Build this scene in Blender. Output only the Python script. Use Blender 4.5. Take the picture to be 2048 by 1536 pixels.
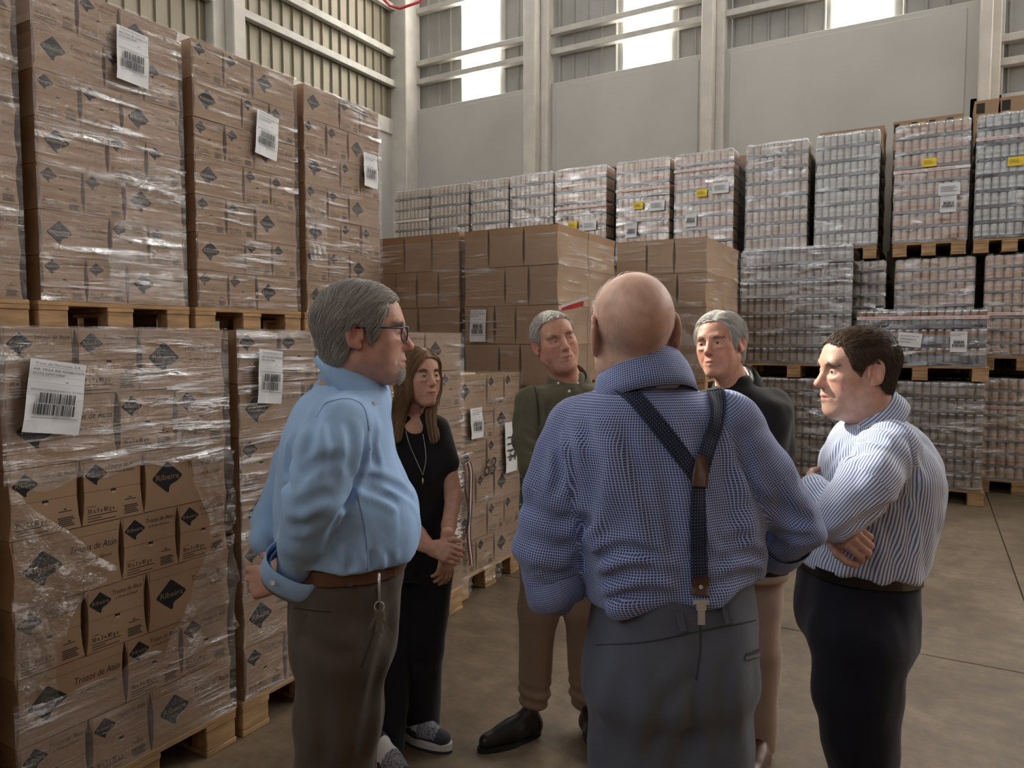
import bpy, bmesh, math, random
import numpy as np
from mathutils import Vector, Matrix
random.seed(7); np.random.seed(7)
for _o in list(bpy.data.objects): bpy.data.objects.remove(_o)
SC = bpy.context.scene
COL = SC.collection
R = math.radians

# ------------------------------------------------------------------ camera
FPX, CAMH, PITCH, YAW = 1450.0, 1.62, R(3.5), R(30)
cd = bpy.data.cameras.new('camera'); cam = bpy.data.objects.new('camera', cd); COL.objects.link(cam)
cd.sensor_fit = 'HORIZONTAL'; cd.sensor_width = 36.0; cd.lens = 36.0*FPX/2048; cd.clip_start = .05
cam.location = (0, 0, CAMH); cam.rotation_euler = (R(90)-PITCH, 0, YAW)
SC.camera = cam
FW = np.array([-math.sin(YAW)*math.cos(PITCH), math.cos(YAW)*math.cos(PITCH), -math.sin(PITCH)])
RT = np.array([math.cos(YAW), math.sin(YAW), 0.]); UP = np.cross(RT, FW)
CP = np.array([0, 0, CAMH])
def at(x, y, d):
    """point seen at photo pixel (x, y) at distance d along the view axis"""
    return CP + d*(FW + RT*(x-1024)/FPX - UP*(y-768)/FPX)
def proj(p):
    v = np.asarray(p, float)-CP; d = v@FW
    return 1024+FPX*(v@RT)/d, 768-FPX*(v@UP)/d, d

# ------------------------------------------------------------------ light
w = bpy.data.worlds.new('world'); SC.world = w; w.use_nodes = True
wb = w.node_tree.nodes['Background']; wb.inputs[0].default_value = (.80, .90, 1.0, 1); wb.inputs[1].default_value = 2.2
sl = bpy.data.lights.new('sun', 'SUN'); sun = bpy.data.objects.new('sun', sl); COL.objects.link(sun)
sl.energy = 8.0; sl.angle = R(.8); sl.color = (1.0, .93, .82)
SUN_EL = R(35)
sun.rotation_euler = Vector((math.cos(SUN_EL), -.06, -math.sin(SUN_EL))).to_track_quat('-Z', 'Y').to_euler()
sun.location = (-14, 2, 12)
SC.view_settings.view_transform = 'Standard'; SC.view_settings.look = 'None'
SC.view_settings.exposure = -0.03; SC.view_settings.gamma = 1.0; SC.view_settings.use_curve_mapping = False

cy = SC.cycles
cy.max_bounces = 6; cy.diffuse_bounces = 3; cy.glossy_bounces = 3; cy.transmission_bounces = 2; cy.transparent_max_bounces = 8
cy.adaptive_threshold = .025; cy.caustics_reflective = False; cy.caustics_refractive = False; cy.sample_clamp_indirect = 8.0

# ------------------------------------------------------------------ materials
MATS = {}
def nodes_of(name):
    m = bpy.data.materials.new(name); m.use_nodes = True
    nt = m.node_tree; b = nt.nodes['Principled BSDF']
    return m, nt, b
def N(nt, t, **k):
    n = nt.nodes.new(t)
    for a, v in k.items():
        if a.startswith('i_'):
            key = a[2:].replace('_', ' ')
            n.inputs[key].default_value = v
        else: setattr(n, a, v)
    return n
def L(nt, a, b): nt.links.new(a, b)
def rgba(c): return (c[0], c[1], c[2], 1)
def mat(name, col, rough=.6, metal=0., spec=.5, var=0., vscale=6., bump=0., bscale=40., alpha=None, sheen=0., vcol=None, coords='Object', stretch=None):
    """procedural material: base colour with noise variation and fine bump"""
    if name in MATS: return MATS[name]
    m, nt, b = nodes_of(name)
    b.inputs['Roughness'].default_value = rough; b.inputs['Metallic'].default_value = metal
    b.inputs['Specular IOR Level'].default_value = spec
    if sheen: b.inputs['Sheen Weight'].default_value = sheen
    tc = N(nt, 'ShaderNodeTexCoord'); src = tc.outputs[coords]
    if stretch:
        mp = N(nt, 'ShaderNodeMapping'); mp.inputs['Scale'].default_value = stretch; L(nt, src, mp.inputs[0]); src = mp.outputs[0]
    no = N(nt, 'ShaderNodeTexNoise'); no.inputs['Scale'].default_value = vscale; no.inputs['Detail'].default_value = 4
    L(nt, src, no.inputs['Vector'])
    mx = N(nt, 'ShaderNodeMix', data_type='RGBA')
    c2 = vcol if vcol else [c*(1-var) for c in col]
    c1 = col if vcol else [min(1, c*(1+var)) for c in col]
    mx.inputs['A'].default_value = rgba(c1); mx.inputs['B'].default_value = rgba(c2)
    mr = N(nt, 'ShaderNodeMapRange'); mr.inputs[1].default_value = .35; mr.inputs[2].default_value = .65
    L(nt, no.outputs['Fac'], mr.inputs[0]); L(nt, mr.outputs[0], mx.inputs['Factor'])
    L(nt, mx.outputs['Result'], b.inputs['Base Color'])
    if bump:
        nb = N(nt, 'ShaderNodeTexNoise'); nb.inputs['Scale'].default_value = bscale; nb.inputs['Detail'].default_value = 3
        L(nt, src, nb.inputs['Vector'])
        bp = N(nt, 'ShaderNodeBump'); bp.inputs['Strength'].default_value = bump; bp.inputs['Distance'].default_value = .01
        L(nt, nb.outputs['Fac'], bp.inputs['Height']); L(nt, bp.outputs[0], b.inputs['Normal'])
    MATS[name] = m
    return m
def emit(name, col, s):
    m, nt, b = nodes_of(name); MATS[name] = m
    b.inputs['Base Color'].default_value = rgba(col); b.inputs['Emission Color'].default_value = rgba(col)
    b.inputs['Emission Strength'].default_value = s; b.inputs['Roughness'].default_value = .6
    return m
def film_mat(name, base=.07, streak=.85, rough=.14, milky=.015, zs=16., hs=1.3, bump=1.0, tint=(1, 1, 1), diag=.0):
    """stretch film: clear, with glossy wrinkles running round the load"""
    m = bpy.data.materials.new(name); m.use_nodes = True; nt = m.node_tree
    for n in list(nt.nodes): nt.nodes.remove(n)
    out = N(nt, 'ShaderNodeOutputMaterial')
    tc = N(nt, 'ShaderNodeTexCoord')
    oi = N(nt, 'ShaderNodeObjectInfo')
    ad = N(nt, 'ShaderNodeVectorMath', operation='MULTIPLY_ADD')
    cmb = N(nt, 'ShaderNodeCombineXYZ')
    for i in range(3): L(nt, oi.outputs['Random'], cmb.inputs[i])
    ad.inputs[1].default_value = (7, 7, 7); L(nt, cmb.outputs[0], ad.inputs[0]); L(nt, tc.outputs['Object'], ad.inputs[2])
    mp = N(nt, 'ShaderNodeMapping'); mp.inputs['Scale'].default_value = (hs, hs, zs); mp.inputs['Rotation'].default_value = (diag, diag, 0)
    L(nt, ad.outputs[0], mp.inputs[0])
    n1 = N(nt, 'ShaderNodeTexNoise', i_Scale=2.2, i_Detail=6., i_Roughness=.62, i_Distortion=.5); L(nt, mp.outputs[0], n1.inputs['Vector'])
    n2 = N(nt, 'ShaderNodeTexNoise', i_Scale=2.6, i_Detail=2.); L(nt, ad.outputs[0], n2.inputs['Vector'])
    n3 = N(nt, 'ShaderNodeTexNoise', i_Scale=9., i_Detail=3., i_Distortion=1.5); L(nt, ad.outputs[0], n3.inputs['Vector'])
    mr = N(nt, 'ShaderNodeMapRange'); mr.inputs[1].default_value = .52; mr.inputs[2].default_value = .70; L(nt, n1.outputs['Fac'], mr.inputs[0])
    m2 = N(nt, 'ShaderNodeMapRange'); m2.inputs[1].default_value = .38; m2.inputs[2].default_value = .66; L(nt, n2.outputs['Fac'], m2.inputs[0])
    mu = N(nt, 'ShaderNodeMath', operation='MULTIPLY'); L(nt, mr.outputs[0], mu.inputs[0]); L(nt, m2.outputs[0], mu.inputs[1])
    fa = N(nt, 'ShaderNodeMath', operation='MULTIPLY_ADD', use_clamp=True); L(nt, mu.outputs[0], fa.inputs[0]); fa.inputs[1].default_value = streak; fa.inputs[2].default_value = base
    hm = N(nt, 'ShaderNodeMath', operation='MULTIPLY_ADD'); L(nt, n3.outputs['Fac'], hm.inputs[0]); hm.inputs[1].default_value = .35; L(nt, n1.outputs['Fac'], hm.inputs[2])
    bp = N(nt, 'ShaderNodeBump'); bp.inputs['Strength'].default_value = bump; bp.inputs['Distance'].default_value = .03; L(nt, hm.outputs[0], bp.inputs['Height'])
    gl = N(nt, 'ShaderNodeBsdfGlossy', i_Roughness=rough, i_Color=(.95, .97, 1, 1)); L(nt, bp.outputs[0], gl.inputs['Normal'])
    tr = N(nt, 'ShaderNodeBsdfTransparent', i_Color=(tint[0], tint[1], tint[2], 1))
    df = N(nt, 'ShaderNodeBsdfDiffuse', i_Color=(.8, .8, .8, 1)); L(nt, bp.outputs[0], df.inputs['Normal'])
    x0 = N(nt, 'ShaderNodeMixShader'); x0.inputs[0].default_value = milky; L(nt, tr.outputs[0], x0.inputs[1]); L(nt, df.outputs[0], x0.inputs[2])
    x1 = N(nt, 'ShaderNodeMixShader'); L(nt, fa.outputs[0], x1.inputs[0]); L(nt, x0.outputs[0], x1.inputs[1]); L(nt, gl.outputs[0], x1.inputs[2])
    L(nt, x1.outputs[0], out.inputs['Surface'])
    MATS[name] = m
    return m

M = dict(
 card=mat('cardboard', (.315, .205, .128), .75, spec=.2, var=.10, vscale=3, bump=.05, bscale=60),
 card2=mat('cardboard_plain', (.38, .248, .152), .75, spec=.2, var=.08, vscale=3, bump=.05, bscale=60),
 print=mat('box_print', (.012, .014, .014), .6, spec=.25),
 print2=mat('box_print_faint', (.045, .035, .028), .7, spec=.2),
 knock=mat('logo_letters', (.20, .135, .085), .7, spec=.2),
 seam=mat('carton_crease', (.13, .08, .05), .8, spec=.1),
 wood=mat('pallet_wood', (.42, .27, .145), .75, spec=.2, var=.25, vscale=5, bump=.15, bscale=30, stretch=(1, 6, 6)),
 paper=mat('label_paper', (.74, .75, .78), .55, var=.03, bump=.06, bscale=12),
 yellow=mat('yellow_paper', (.85, .62, .04), .6, var=.06),
 ink=mat('label_ink', (.03, .03, .035), .6),
 red=mat('tape_red', (.60, .05, .06), .4),
 tape=mat('tape_white', (.78, .74, .72), .3),
 concrete=mat('precast_concrete', (.50, .485, .445), .85, spec=.2, var=.05, vscale=1.2, bump=.05, bscale=90),
 column=mat('painted_column', (.62, .58, .52), .8, spec=.2, var=.06, vscale=4, bump=.12, bscale=30),
 sheet=mat('corrugated_steel', (.33, .32, .29), .5, var=.08, vscale=2),
 sheetw=mat('corrugated_steel_warm', (.225, .195, .135), .45, metal=.25, var=.08, vscale=2),
 purlin=mat('galvanised_purlin', (.50, .475, .42), .5, var=.08),
 roof=mat('roof_sheet', (.40, .39, .37), .6, var=.05),
 teal=mat('teal_plastic', (.02, .13, .15), .4, var=.1),
 film=film_mat('stretch_film'),
 film2=film_mat('stretch_film_heavy', base=.09, streak=.95, rough=.13, milky=.02, hs=1.0, zs=12),
 filmc=film_mat('shrink_hood', base=.14, streak=.6, rough=.08, milky=.01, zs=7., hs=1.6, bump=.45),
 filmd=film_mat('loose_film', base=.12, streak=.5, rough=.1, milky=.06, zs=5, hs=5, bump=.9, diag=.7),
)

# ------------------------------------------------------------------ mesh helpers
def link(name, me, parent=None, loc=None, rot=None, label=None, cat=None, group=None, kind=None):
    o = bpy.data.objects.new(name, me); COL.objects.link(o)
    if loc is not None: o.location = loc
    if rot is not None: o.rotation_euler = rot
    if parent is not None: o.parent = parent
    if label: o['label'] = label
    if cat: o['category'] = cat
    if group: o['group'] = group
    if kind: o['kind'] = kind
    return o
def pydata(name, V, F, mats, mi=None, smooth=False):
    me = bpy.data.meshes.new(name)
    me.from_pydata([tuple(map(float, v)) for v in V], [], [tuple(map(int, f)) for f in F])
    for m in (mats if isinstance(mats, (list, tuple)) else [mats]): me.materials.append(m)
    if mi is not None: me.polygons.foreach_set('material_index', np.asarray(mi, np.int32))
    if smooth: me.polygons.foreach_set('use_smooth', np.ones(len(me.polygons), bool))
    me.update()
    return me
class MB:
    """collects verts/faces with a material index each"""
    def __init__(s): s.V = []; s.F = []; s.I = []
    def add(s, V, F, mi=0):
        b = len(s.V); s.V += [tuple(v) for v in V]; s.F += [tuple(b+i for i in f) for f in F]; s.I += [mi]*len(F)
    def box(s, x0, x1, y0, y1, z0, z1, mi=0):
        V = [(x, y, z) for z in (z0, z1) for y in (y0, y1) for x in (x0, x1)]
        s.add(V, [(0, 2, 3, 1), (4, 5, 7, 6), (0, 1, 5, 4), (2, 6, 7, 3), (0, 4, 6, 2), (1, 3, 7, 5)], mi)
    def bbox(s, x0, x1, y0, y1, z0, z1, b=.004, mi=0):
        """box with chamfered edges"""
        P = []
        xs, ys, zs = (x0, x1), (y0, y1), (z0, z1)
        idx = {}
        for i in (0, 1):
            for j in (0, 1):
                for k in (0, 1):
                    sx, sy, sz = (b if i == 0 else -b), (b if j == 0 else -b), (b if k == 0 else -b)
                    for a, v in (('x', (xs[i], ys[j]+sy, zs[k]+sz)), ('y', (xs[i]+sx, ys[j], zs[k]+sz)), ('z', (xs[i]+sx, ys[j]+sy, zs[k]))):
                        idx[(i, j, k, a)] = len(P); P.append(v)
        F = []
        g = lambda i, j, k, a: idx[(i, j, k, a)]
        F.append([g(0,0,0,'x'), g(0,0,1,'x'), g(0,1,1,'x'), g(0,1,0,'x')]); F.append([g(1,0,0,'x'), g(1,1,0,'x'), g(1,1,1,'x'), g(1,0,1,'x')])
        F.append([g(0,0,0,'y'), g(1,0,0,'y'), g(1,0,1,'y'), g(0,0,1,'y')]); F.append([g(0,1,0,'y'), g(0,1,1,'y'), g(1,1,1,'y'), g(1,1,0,'y')])
        F.append([g(0,0,0,'z'), g(0,1,0,'z'), g(1,1,0,'z'), g(1,0,0,'z')]); F.append([g(0,0,1,'z'), g(1,0,1,'z'), g(1,1,1,'z'), g(0,1,1,'z')])
        for k in (0, 1):
            for i in (0, 1): F.append([g(i,0,k,'x'), g(i,1,k,'x'), g(i,1,k,'z'), g(i,0,k,'z')])
            for j in (0, 1): F.append([g(0,j,k,'y'), g(1,j,k,'y'), g(1,j,k,'z'), g(0,j,k,'z')])
        for i in (0, 1):
            for j in (0, 1):
                F.append([g(i,j,0,'x'), g(i,j,1,'x'), g(i,j,1,'y'), g(i,j,0,'y')])
                for k in (0, 1): F.append([g(i,j,k,'x'), g(i,j,k,'y'), g(i,j,k,'z')])
        s.add(P, F, mi)
    def rect(s, x0, x1, z0, z1, y, mi=0): s.add([(x0, y, z0), (x1, y, z0), (x1, y, z1), (x0, y, z1)], [(0, 1, 2, 3)], mi)
    def cyl(s, c, r, z0, z1, n=12, mi=0, caps=True):
        V = [(c[0]+r*math.cos(2*math.pi*i/n), c[1]+r*math.sin(2*math.pi*i/n), z) for z in (z0, z1) for i in range(n)]
        F = [(i, (i+1) % n, n+(i+1) % n, n+i) for i in range(n)]
        if caps: F += [tuple(range(n-1, -1, -1)), tuple(range(n, 2*n))]
        s.add(V, F, mi)
    def tube(s, P, r, n=6, mi=0, caps=True):
        P = [np.asarray(p, float) for p in P]; rs = r if hasattr(r, '__len__') else [r]*len(P)
        V = []; prev = None
        for i, p in enumerate(P):
            t = P[min(i+1, len(P)-1)]-P[max(i-1, 0)]; t = t/(np.linalg.norm(t)+1e-9)
            if prev is None:
                a = np.array([0, 0, 1.]) if abs(t[2]) < .9 else np.array([1., 0, 0])
                u = np.cross(t, a)
            else: u = prev-t*(prev@t)
            u /= np.linalg.norm(u)+1e-9; prev = u; v = np.cross(t, u)
            V += [p+rs[i]*(u*math.cos(2*math.pi*k/n)+v*math.sin(2*math.pi*k/n)) for k in range(n)]
        F = [(i*n+k, i*n+(k+1) % n, (i+1)*n+(k+1) % n, (i+1)*n+k) for i in range(len(P)-1) for k in range(n)]
        if caps: F += [tuple(range(n-1, -1, -1)), tuple((len(P)-1)*n+k for k in range(n))]
        s.add(V, F, mi)
    def mesh(s, name, mats, smooth=False):
        me = pydata(name, s.V, s.F, mats, s.I, smooth)
        bm = bmesh.new(); bm.from_mesh(me); bmesh.ops.recalc_face_normals(bm, faces=bm.faces); bm.to_mesh(me); bm.free()
        return me
    def obj(s, name, mats, parent=None, smooth=False, **k): return link(name, s.mesh(name, mats, smooth), parent, **k)
def empty(name, loc, rz=0, label=None, cat=None, group=None):
    o = link(name, None, None, loc, (0, 0, rz), label, cat, group); o.empty_display_size = .1
    return o
_TX = {}
def text_vf(s, size=1., shear=0., offset=0., sx=1.):
    """flat letters of a string as verts (x, z) and faces, left aligned at 0"""
    key = (s, shear, offset)
    if key not in _TX:
        c = bpy.data.curves.new('t', 'FONT'); c.body = s; c.size = 1; c.shear = shear; c.offset = offset; c.resolution_u = 2; c.fill_mode = 'FRONT'
        o = bpy.data.objects.new('t', c); COL.objects.link(o)
        dg = bpy.context.evaluated_depsgraph_get(); me = bpy.data.meshes.new_from_object(o.evaluated_get(dg))
        V = np.array([v.co[:2] for v in me.vertices]) if len(me.vertices) else np.zeros((0, 2)); F = [tuple(p.vertices) for p in me.polygons]
        bpy.data.objects.remove(o); bpy.data.curves.remove(c); bpy.data.meshes.remove(me)
        _TX[key] = (V, F)
    V, F = _TX[key]
    return V*[size*sx, size], F
def put_text(mb, s, x, z, size, y=-.0006, mi=0, shear=0., offset=0., sx=1., rot=0., width=None, wob=0.):
    V, F = text_vf(s, size, shear, offset, sx)
    if width and len(V): V = V*[width/max(V[:, 0].max(), 1e-6), 1]
    c, sn = math.cos(rot), math.sin(rot)
    mb.add([(x+c*a-sn*b, y, z+sn*a+c*b) for a, b in V], F, mi)
# ================================================================== the room
XL, YB, XR, YF, ZR = -9.1, 11.5, 13.0, -9.0, 9.2     # left wall, back wall, right side, front, roof
SX0, SX1, SZ0, SZ1 = 2.1, 3.95, 6.95, 8.9              # unseen clerestory in the left wall, shaped to aim the sun (y range, z range)
# floor: poured slabs with saw-cut joints
flm, nt, b = nodes_of('concrete_floor')
tc = N(nt, 'ShaderNodeTexCoord')
a1 = N(nt, 'ShaderNodeTexNoise', i_Scale=1.1, i_Detail=8., i_Roughness=.65); L(nt, tc.outputs['Object'], a1.inputs['Vector'])
a2 = N(nt, 'ShaderNodeTexNoise', i_Scale=7., i_Detail=6., i_Roughness=.7); L(nt, tc.outputs['Object'], a2.inputs['Vector'])
mp = N(nt, 'ShaderNodeMapping'); mp.inputs['Scale'].default_value = (2, 7, 1); mp.inputs['Rotation'].default_value = (0, 0, .7); L(nt, tc.outputs['Object'], mp.inputs[0])
a3 = N(nt, 'ShaderNodeTexNoise', i_Scale=3., i_Detail=5., i_Roughness=.7); L(nt, mp.outputs[0], a3.inputs['Vector'])
r1 = N(nt, 'ShaderNodeValToRGB'); r1.color_ramp.elements[0].position = .3; r1.color_ramp.elements[1].position = .7
r1.color_ramp.elements[0].color = (.115, .080, .049, 1); r1.color_ramp.elements[1].color = (.265, .200, .132, 1); L(nt, a1.outputs['Fac'], r1.inputs[0])
r2 = N(nt, 'ShaderNodeMapRange'); r2.inputs[1].default_value = .3; r2.inputs[2].default_value = .75; r2.inputs[3].default_value = .60; r2.inputs[4].default_value = 1.35; L(nt, a2.outputs['Fac'], r2.inputs[0])
r3 = N(nt, 'ShaderNodeMapRange'); r3.inputs[1].default_value = .35; r3.inputs[2].default_value = .5; r3.inputs[3].default_value = .86; r3.inputs[4].default_value = 1.; L(nt, a3.outputs['Fac'], r3.inputs[0])
mm = N(nt, 'ShaderNodeMath', operation='MULTIPLY'); L(nt, r2.outputs[0], mm.inputs[0]); L(nt, r3.outputs[0], mm.inputs[1])
mx = N(nt, 'ShaderNodeMix', data_type='RGBA', blend_type='MULTIPLY'); mx.inputs['Factor'].default_value = 1
L(nt, r1.outputs[0], mx.inputs['A']); L(nt, mm.outputs[0], mx.inputs['B']); L(nt, mx.outputs['Result'], b.inputs['Base Color'])
rr = N(nt, 'ShaderNodeMapRange'); rr.inputs[3].default_value = .38; rr.inputs[4].default_value = .7; L(nt, a2.outputs['Fac'], rr.inputs[0]); L(nt, rr.outputs[0], b.inputs['Roughness'])
bp = N(nt, 'ShaderNodeBump', i_Strength=.08, i_Distance=.01); L(nt, a2.outputs['Fac'], bp.inputs['Height']); L(nt, bp.outputs[0], b.inputs['Normal'])
m = MB(); m.box(XL-.3, XR+.3, YF-.3, YB+.3, -.25, -.012)
floor = m.obj('floor', [mat('joint_dirt', (.05, .035, .025), .9)], kind='structure')
xs = [XL, -3.95, .55, 5.05, 9.5, XR]; ys = [YF, -4.8, -.3, 4.22, 8.72, YB]
for i in range(5):
    for j in range(5):
        m = MB(); m.bbox(xs[i]+.003, xs[i+1]-.003, ys[j]+.003, ys[j+1]-.003, -.15, 0, .003); m.obj('slab', [flm], floor)

def corrugated(name, u0, u1, z0, z1, m_, parent, axis, base, pitch=.26, depth=.035):
    """profiled sheet: wide pans with trapezoid ribs. axis 'x' runs along x at y=base (ribs toward -y), 'y' along y at x=base (ribs toward +x)"""
    pts = []; u = u0
    while u < u1-1e-6:
        for du, dv in ((0, 0), (.45, 0), (.52, .25), (.6, .25), (.68, 0)):
            uu = u+du*pitch
            if uu < u1: pts.append((uu, dv*depth/.25))
        u += pitch
    pts.append((u1, 0)); V = []; F = []
    for z in (z0, z1):
        for (uu, v) in pts: V.append((uu, base-v, z) if axis == 'x' else (base+v, uu, z))
    n = len(pts)
    F = [(i, i+1, n+i+1, n+i) for i in range(n-1)]
    return link(name, pydata(name, V, F, [m_]), parent)
# back wall: precast panel below, profiled sheet above, translucent strips between
m = MB(); m.box(XL-.2, XR+.2, YB+.05, YB+.25, 0, 4.78); wall_back = m.obj('wall_back', [M['concrete']], kind='structure')
bays = [(-9.0, -6.25, 6.06), (-5.9, -3.13, 6.06), (-2.93, .42, 6.06), (.62, 3.7, 4.80), (3.9, 7., 4.80), (7.2, 10.4, 4.80), (10.6, XR, 4.80)]
wins = {0: (-7.78, -7.0), 1: (-4.58, -3.78), 2: (-1.39, -.60), 3: (1.6, 2.6), 4: (4.6, 6.0), 5: (7.7, 9.4), 6: (11., 12.6)}  # last four unseen: strips added and widened for glints on the film
glow = emit('translucent_sheet', (1.0, .96, .90), 17.0)
nwin = 0
for i, (x0, x1, zt) in enumerate(bays):
    m = MB(); m.bbox(x0-.28, x1+.28, YB+.002, YB+.2, .02, zt, .01); m.obj('panel', [M['concrete']], wall_back)
    m = MB(); m.bbox(x0+.14, x1-.14, YB-.012, YB+.01, .02, zt-.08, .006); m.obj('panel_relief', [M['concrete']], wall_back)
    segs = [(x0, x1)] if i not in wins else [(x0, wins[i][0]), (wins[i][1], x1)]
    for s in segs: corrugated('corrugated_sheet', s[0], s[1], zt, ZR, M['sheet'], wall_back, 'x', YB+.16)
    if i in wins:
        nwin += 1
        a, b_ = wins[i]; m = MB(); n = 6
        for k in range(n):
            u0 = a+(b_-a)*k/n; u1 = a+(b_-a)*(k+1)/n; m.box(u0, u1-.01, YB+.15-.012*(k % 2), YB+.156-.012*(k % 2), zt, ZR)
        m.obj('window_%d' % nwin, [glow], kind='structure')
    for zp in ((6.58, 6.92, 7.9) if zt > 5 else (5.2, 5.5, 6.6, 7.9)):
        m = MB(); m.bbox(x0, x1, YB-.03, YB+.10, zp-.05, zp+.05, .008); m.obj('purlin', [M['purlin']], wall_back)
for k, (x0, x1) in enumerate([(-6.25, -5.9), (-3.16, -2.9), (.42, .62), (3.7, 3.9), (7., 7.2), (10.4, 10.6)]):
    m = MB(); m.bbox(x0, x0+(x1-x0)*.68, YB-.30, YB+.1, 0, ZR, .015); m.bbox(x0+(x1-x0)*.68, x1+.04, YB-.12, YB+.1, 0, ZR, .01)
    m.obj('column', [M['column']], wall_back)
m = MB(); m.bbox(XL-.1, XL+.35, YB-.35, YB+.1, 0, ZR, .015); m.obj('column', [M['column']], wall_back)
# left wall
m = MB(); m.box(XL-.25, XL-.02, YF-.2, YB+.2, 0, 5.80); wall_left = m.obj('wall_left', [M['concrete']], kind='structure')
m = MB(); m.bbox(XL-.12, XL+.02, 3.2, YB-.2, 5.55, 5.84, .01); m.obj('sill_beam', [M['column']], wall_left)
corrugated('corrugated_sheet', 7.48, YB-.2, 5.82, ZR, M['sheetw'], wall_left, 'y', XL-.05, pitch=.22)
corrugated('corrugated_sheet', SX1, 7.06, 5.82, ZR, M['sheetw'], wall_left, 'y', XL-.05, pitch=.22)
corrugated('corrugated_sheet', SX0, SX1, 5.82, SZ0, M['sheetw'], wall_left, 'y', XL-.05, pitch=.22)
corrugated('corrugated_sheet', SX0, 3.02, SZ0, 7.55, M['sheetw'], wall_left, 'y', XL-.05, pitch=.22)  # added sheet masking part of the opening, keeps sun off the striped shirt
corrugated('corrugated_sheet', SX0, SX1, SZ1, ZR, M['sheetw'], wall_left, 'y', XL-.05, pitch=.22)
LS_ = [(-6.6, -5.6), (-3.0, -2.0), (.3, 1.3)]; yy = YF  # unseen glowing strips, added for reflections on the can hoods
for a, b_ in LS_:
    corrugated('corrugated_sheet', yy, a, 5.82, ZR, M['sheetw'], wall_left, 'y', XL-.05, pitch=.22); yy = b_
    nwin += 1; m = MB(); m.box(XL-.06, XL-.05, a, b_, 5.82, ZR); m.obj('window_%d' % nwin, [glow], kind='structure')
corrugated('corrugated_sheet', yy, SX0, 5.82, ZR, M['sheetw'], wall_left, 'y', XL-.05, pitch=.22)
for y0, y1 in ((7.48, YB-.3), (SX1, 7.06)):
    for zp in (6.48, 7.05, 7.9):
        m = MB(); m.bbox(XL-.0, XL+.11, y0, y1, zp-.06, zp+.06, .008); m.obj('purlin', [M['purlin']], wall_left)
for yc in (7.06, 4.0, -.4, -4.2):
    m = MB(); m.bbox(XL-.1, XL+.30, yc+.2, yc+.42, 0, ZR, .015); m.bbox(XL-.1, XL+.12, yc, yc+.2, 0, ZR, .01); m.obj('column', [M['column']], wall_left)
# far sides and roof, unseen; high glowing strips added for light and glints
def strip_wall(name, axis, base, u0, u1, strips_, z0=4.8):
    m = MB(); u = u0; bx = (lambda a, b, za, zb: m.box(a, b, base, base+.2, za, zb)) if axis == 'x' else (lambda a, b, za, zb: m.box(base, base+.2, a, b, za, zb))
    bx(u0, u1, 0, z0)
    for a, b in strips_: bx(u, a, z0, ZR); u = b
    bx(u, u1, z0, ZR); m.obj(name, [M['sheet']], kind='structure')
    global nwin
    for a, b in strips_:
        nwin += 1; m = MB()
        if axis == 'x': m.box(a, b, base+.08, base+.09, z0, ZR)
        else: m.box(base+.08, base+.09, a, b, z0, ZR)
        m.obj('window_%d' % nwin, [glow2], kind='structure')
glow2 = emit('added_glow_right', (1.0, .97, .92), 3.0)  # unseen right-hand strips, added for glints on the left film
strip_wall('wall_right', 'y', XR, YF, YB+.2, [(-6.4, -5.6), (-3.2, -2.4), (0., .8), (3.2, 4.0), (6.4, 7.2), (9.6, 10.4)])
glow2 = emit('added_glow_front', (.92, .96, 1.0), 6.5)  # unseen front strips, added so the can hoods reflect something bright
strip_wall('wall_front', 'x', YF-.2, XL, XR, [(-8.6, -7.4), (-5.4, -4.2), (-2.2, -1.0), (1.8, 2.6), (5., 5.8), (8.2, 9.)])
strips = [(-7.2, -6.2), (-2.6, -1.6), (2.0, 3.0), (6.6, 7.6)]
SY0 = 6.0  # unseen roof strips, added only over the back end to light it
m = MB(); x = XL-.2
for a, b_ in strips: m.box(x, a, SY0, YB+.2, ZR, ZR+.1); x = b_
m.box(x, XR+.2, SY0, YB+.2, ZR, ZR+.1); m.box(XL-.2, XR+.2, YF-.2, SY0, ZR, ZR+.1); m.obj('ceiling', [M['roof']], kind='structure')
skyl = emit('added_roof_glow', (.97, .98, 1.0), 3.2)
for k, (a, b_) in enumerate(strips):
    m = MB(); m.box(a, b_, SY0, YB, ZR+.02, ZR+.05); m.obj('window_%d' % (nwin+1+k), [skyl], kind='structure')
# red fire hose pipe under the roof in the corner
m = MB(); q = [at(740, -30, 11.2), at(780, 12, 11.2), at(800, 17, 11.2), at(838, 4, 11.2), at(870, -25, 11.2)]
m.tube(q, .022, 8); m.obj('sprinkler_pipe', [M['red']], label='red sprinkler pipe hanging high in the corner', cat='pipe', smooth=True)
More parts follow.
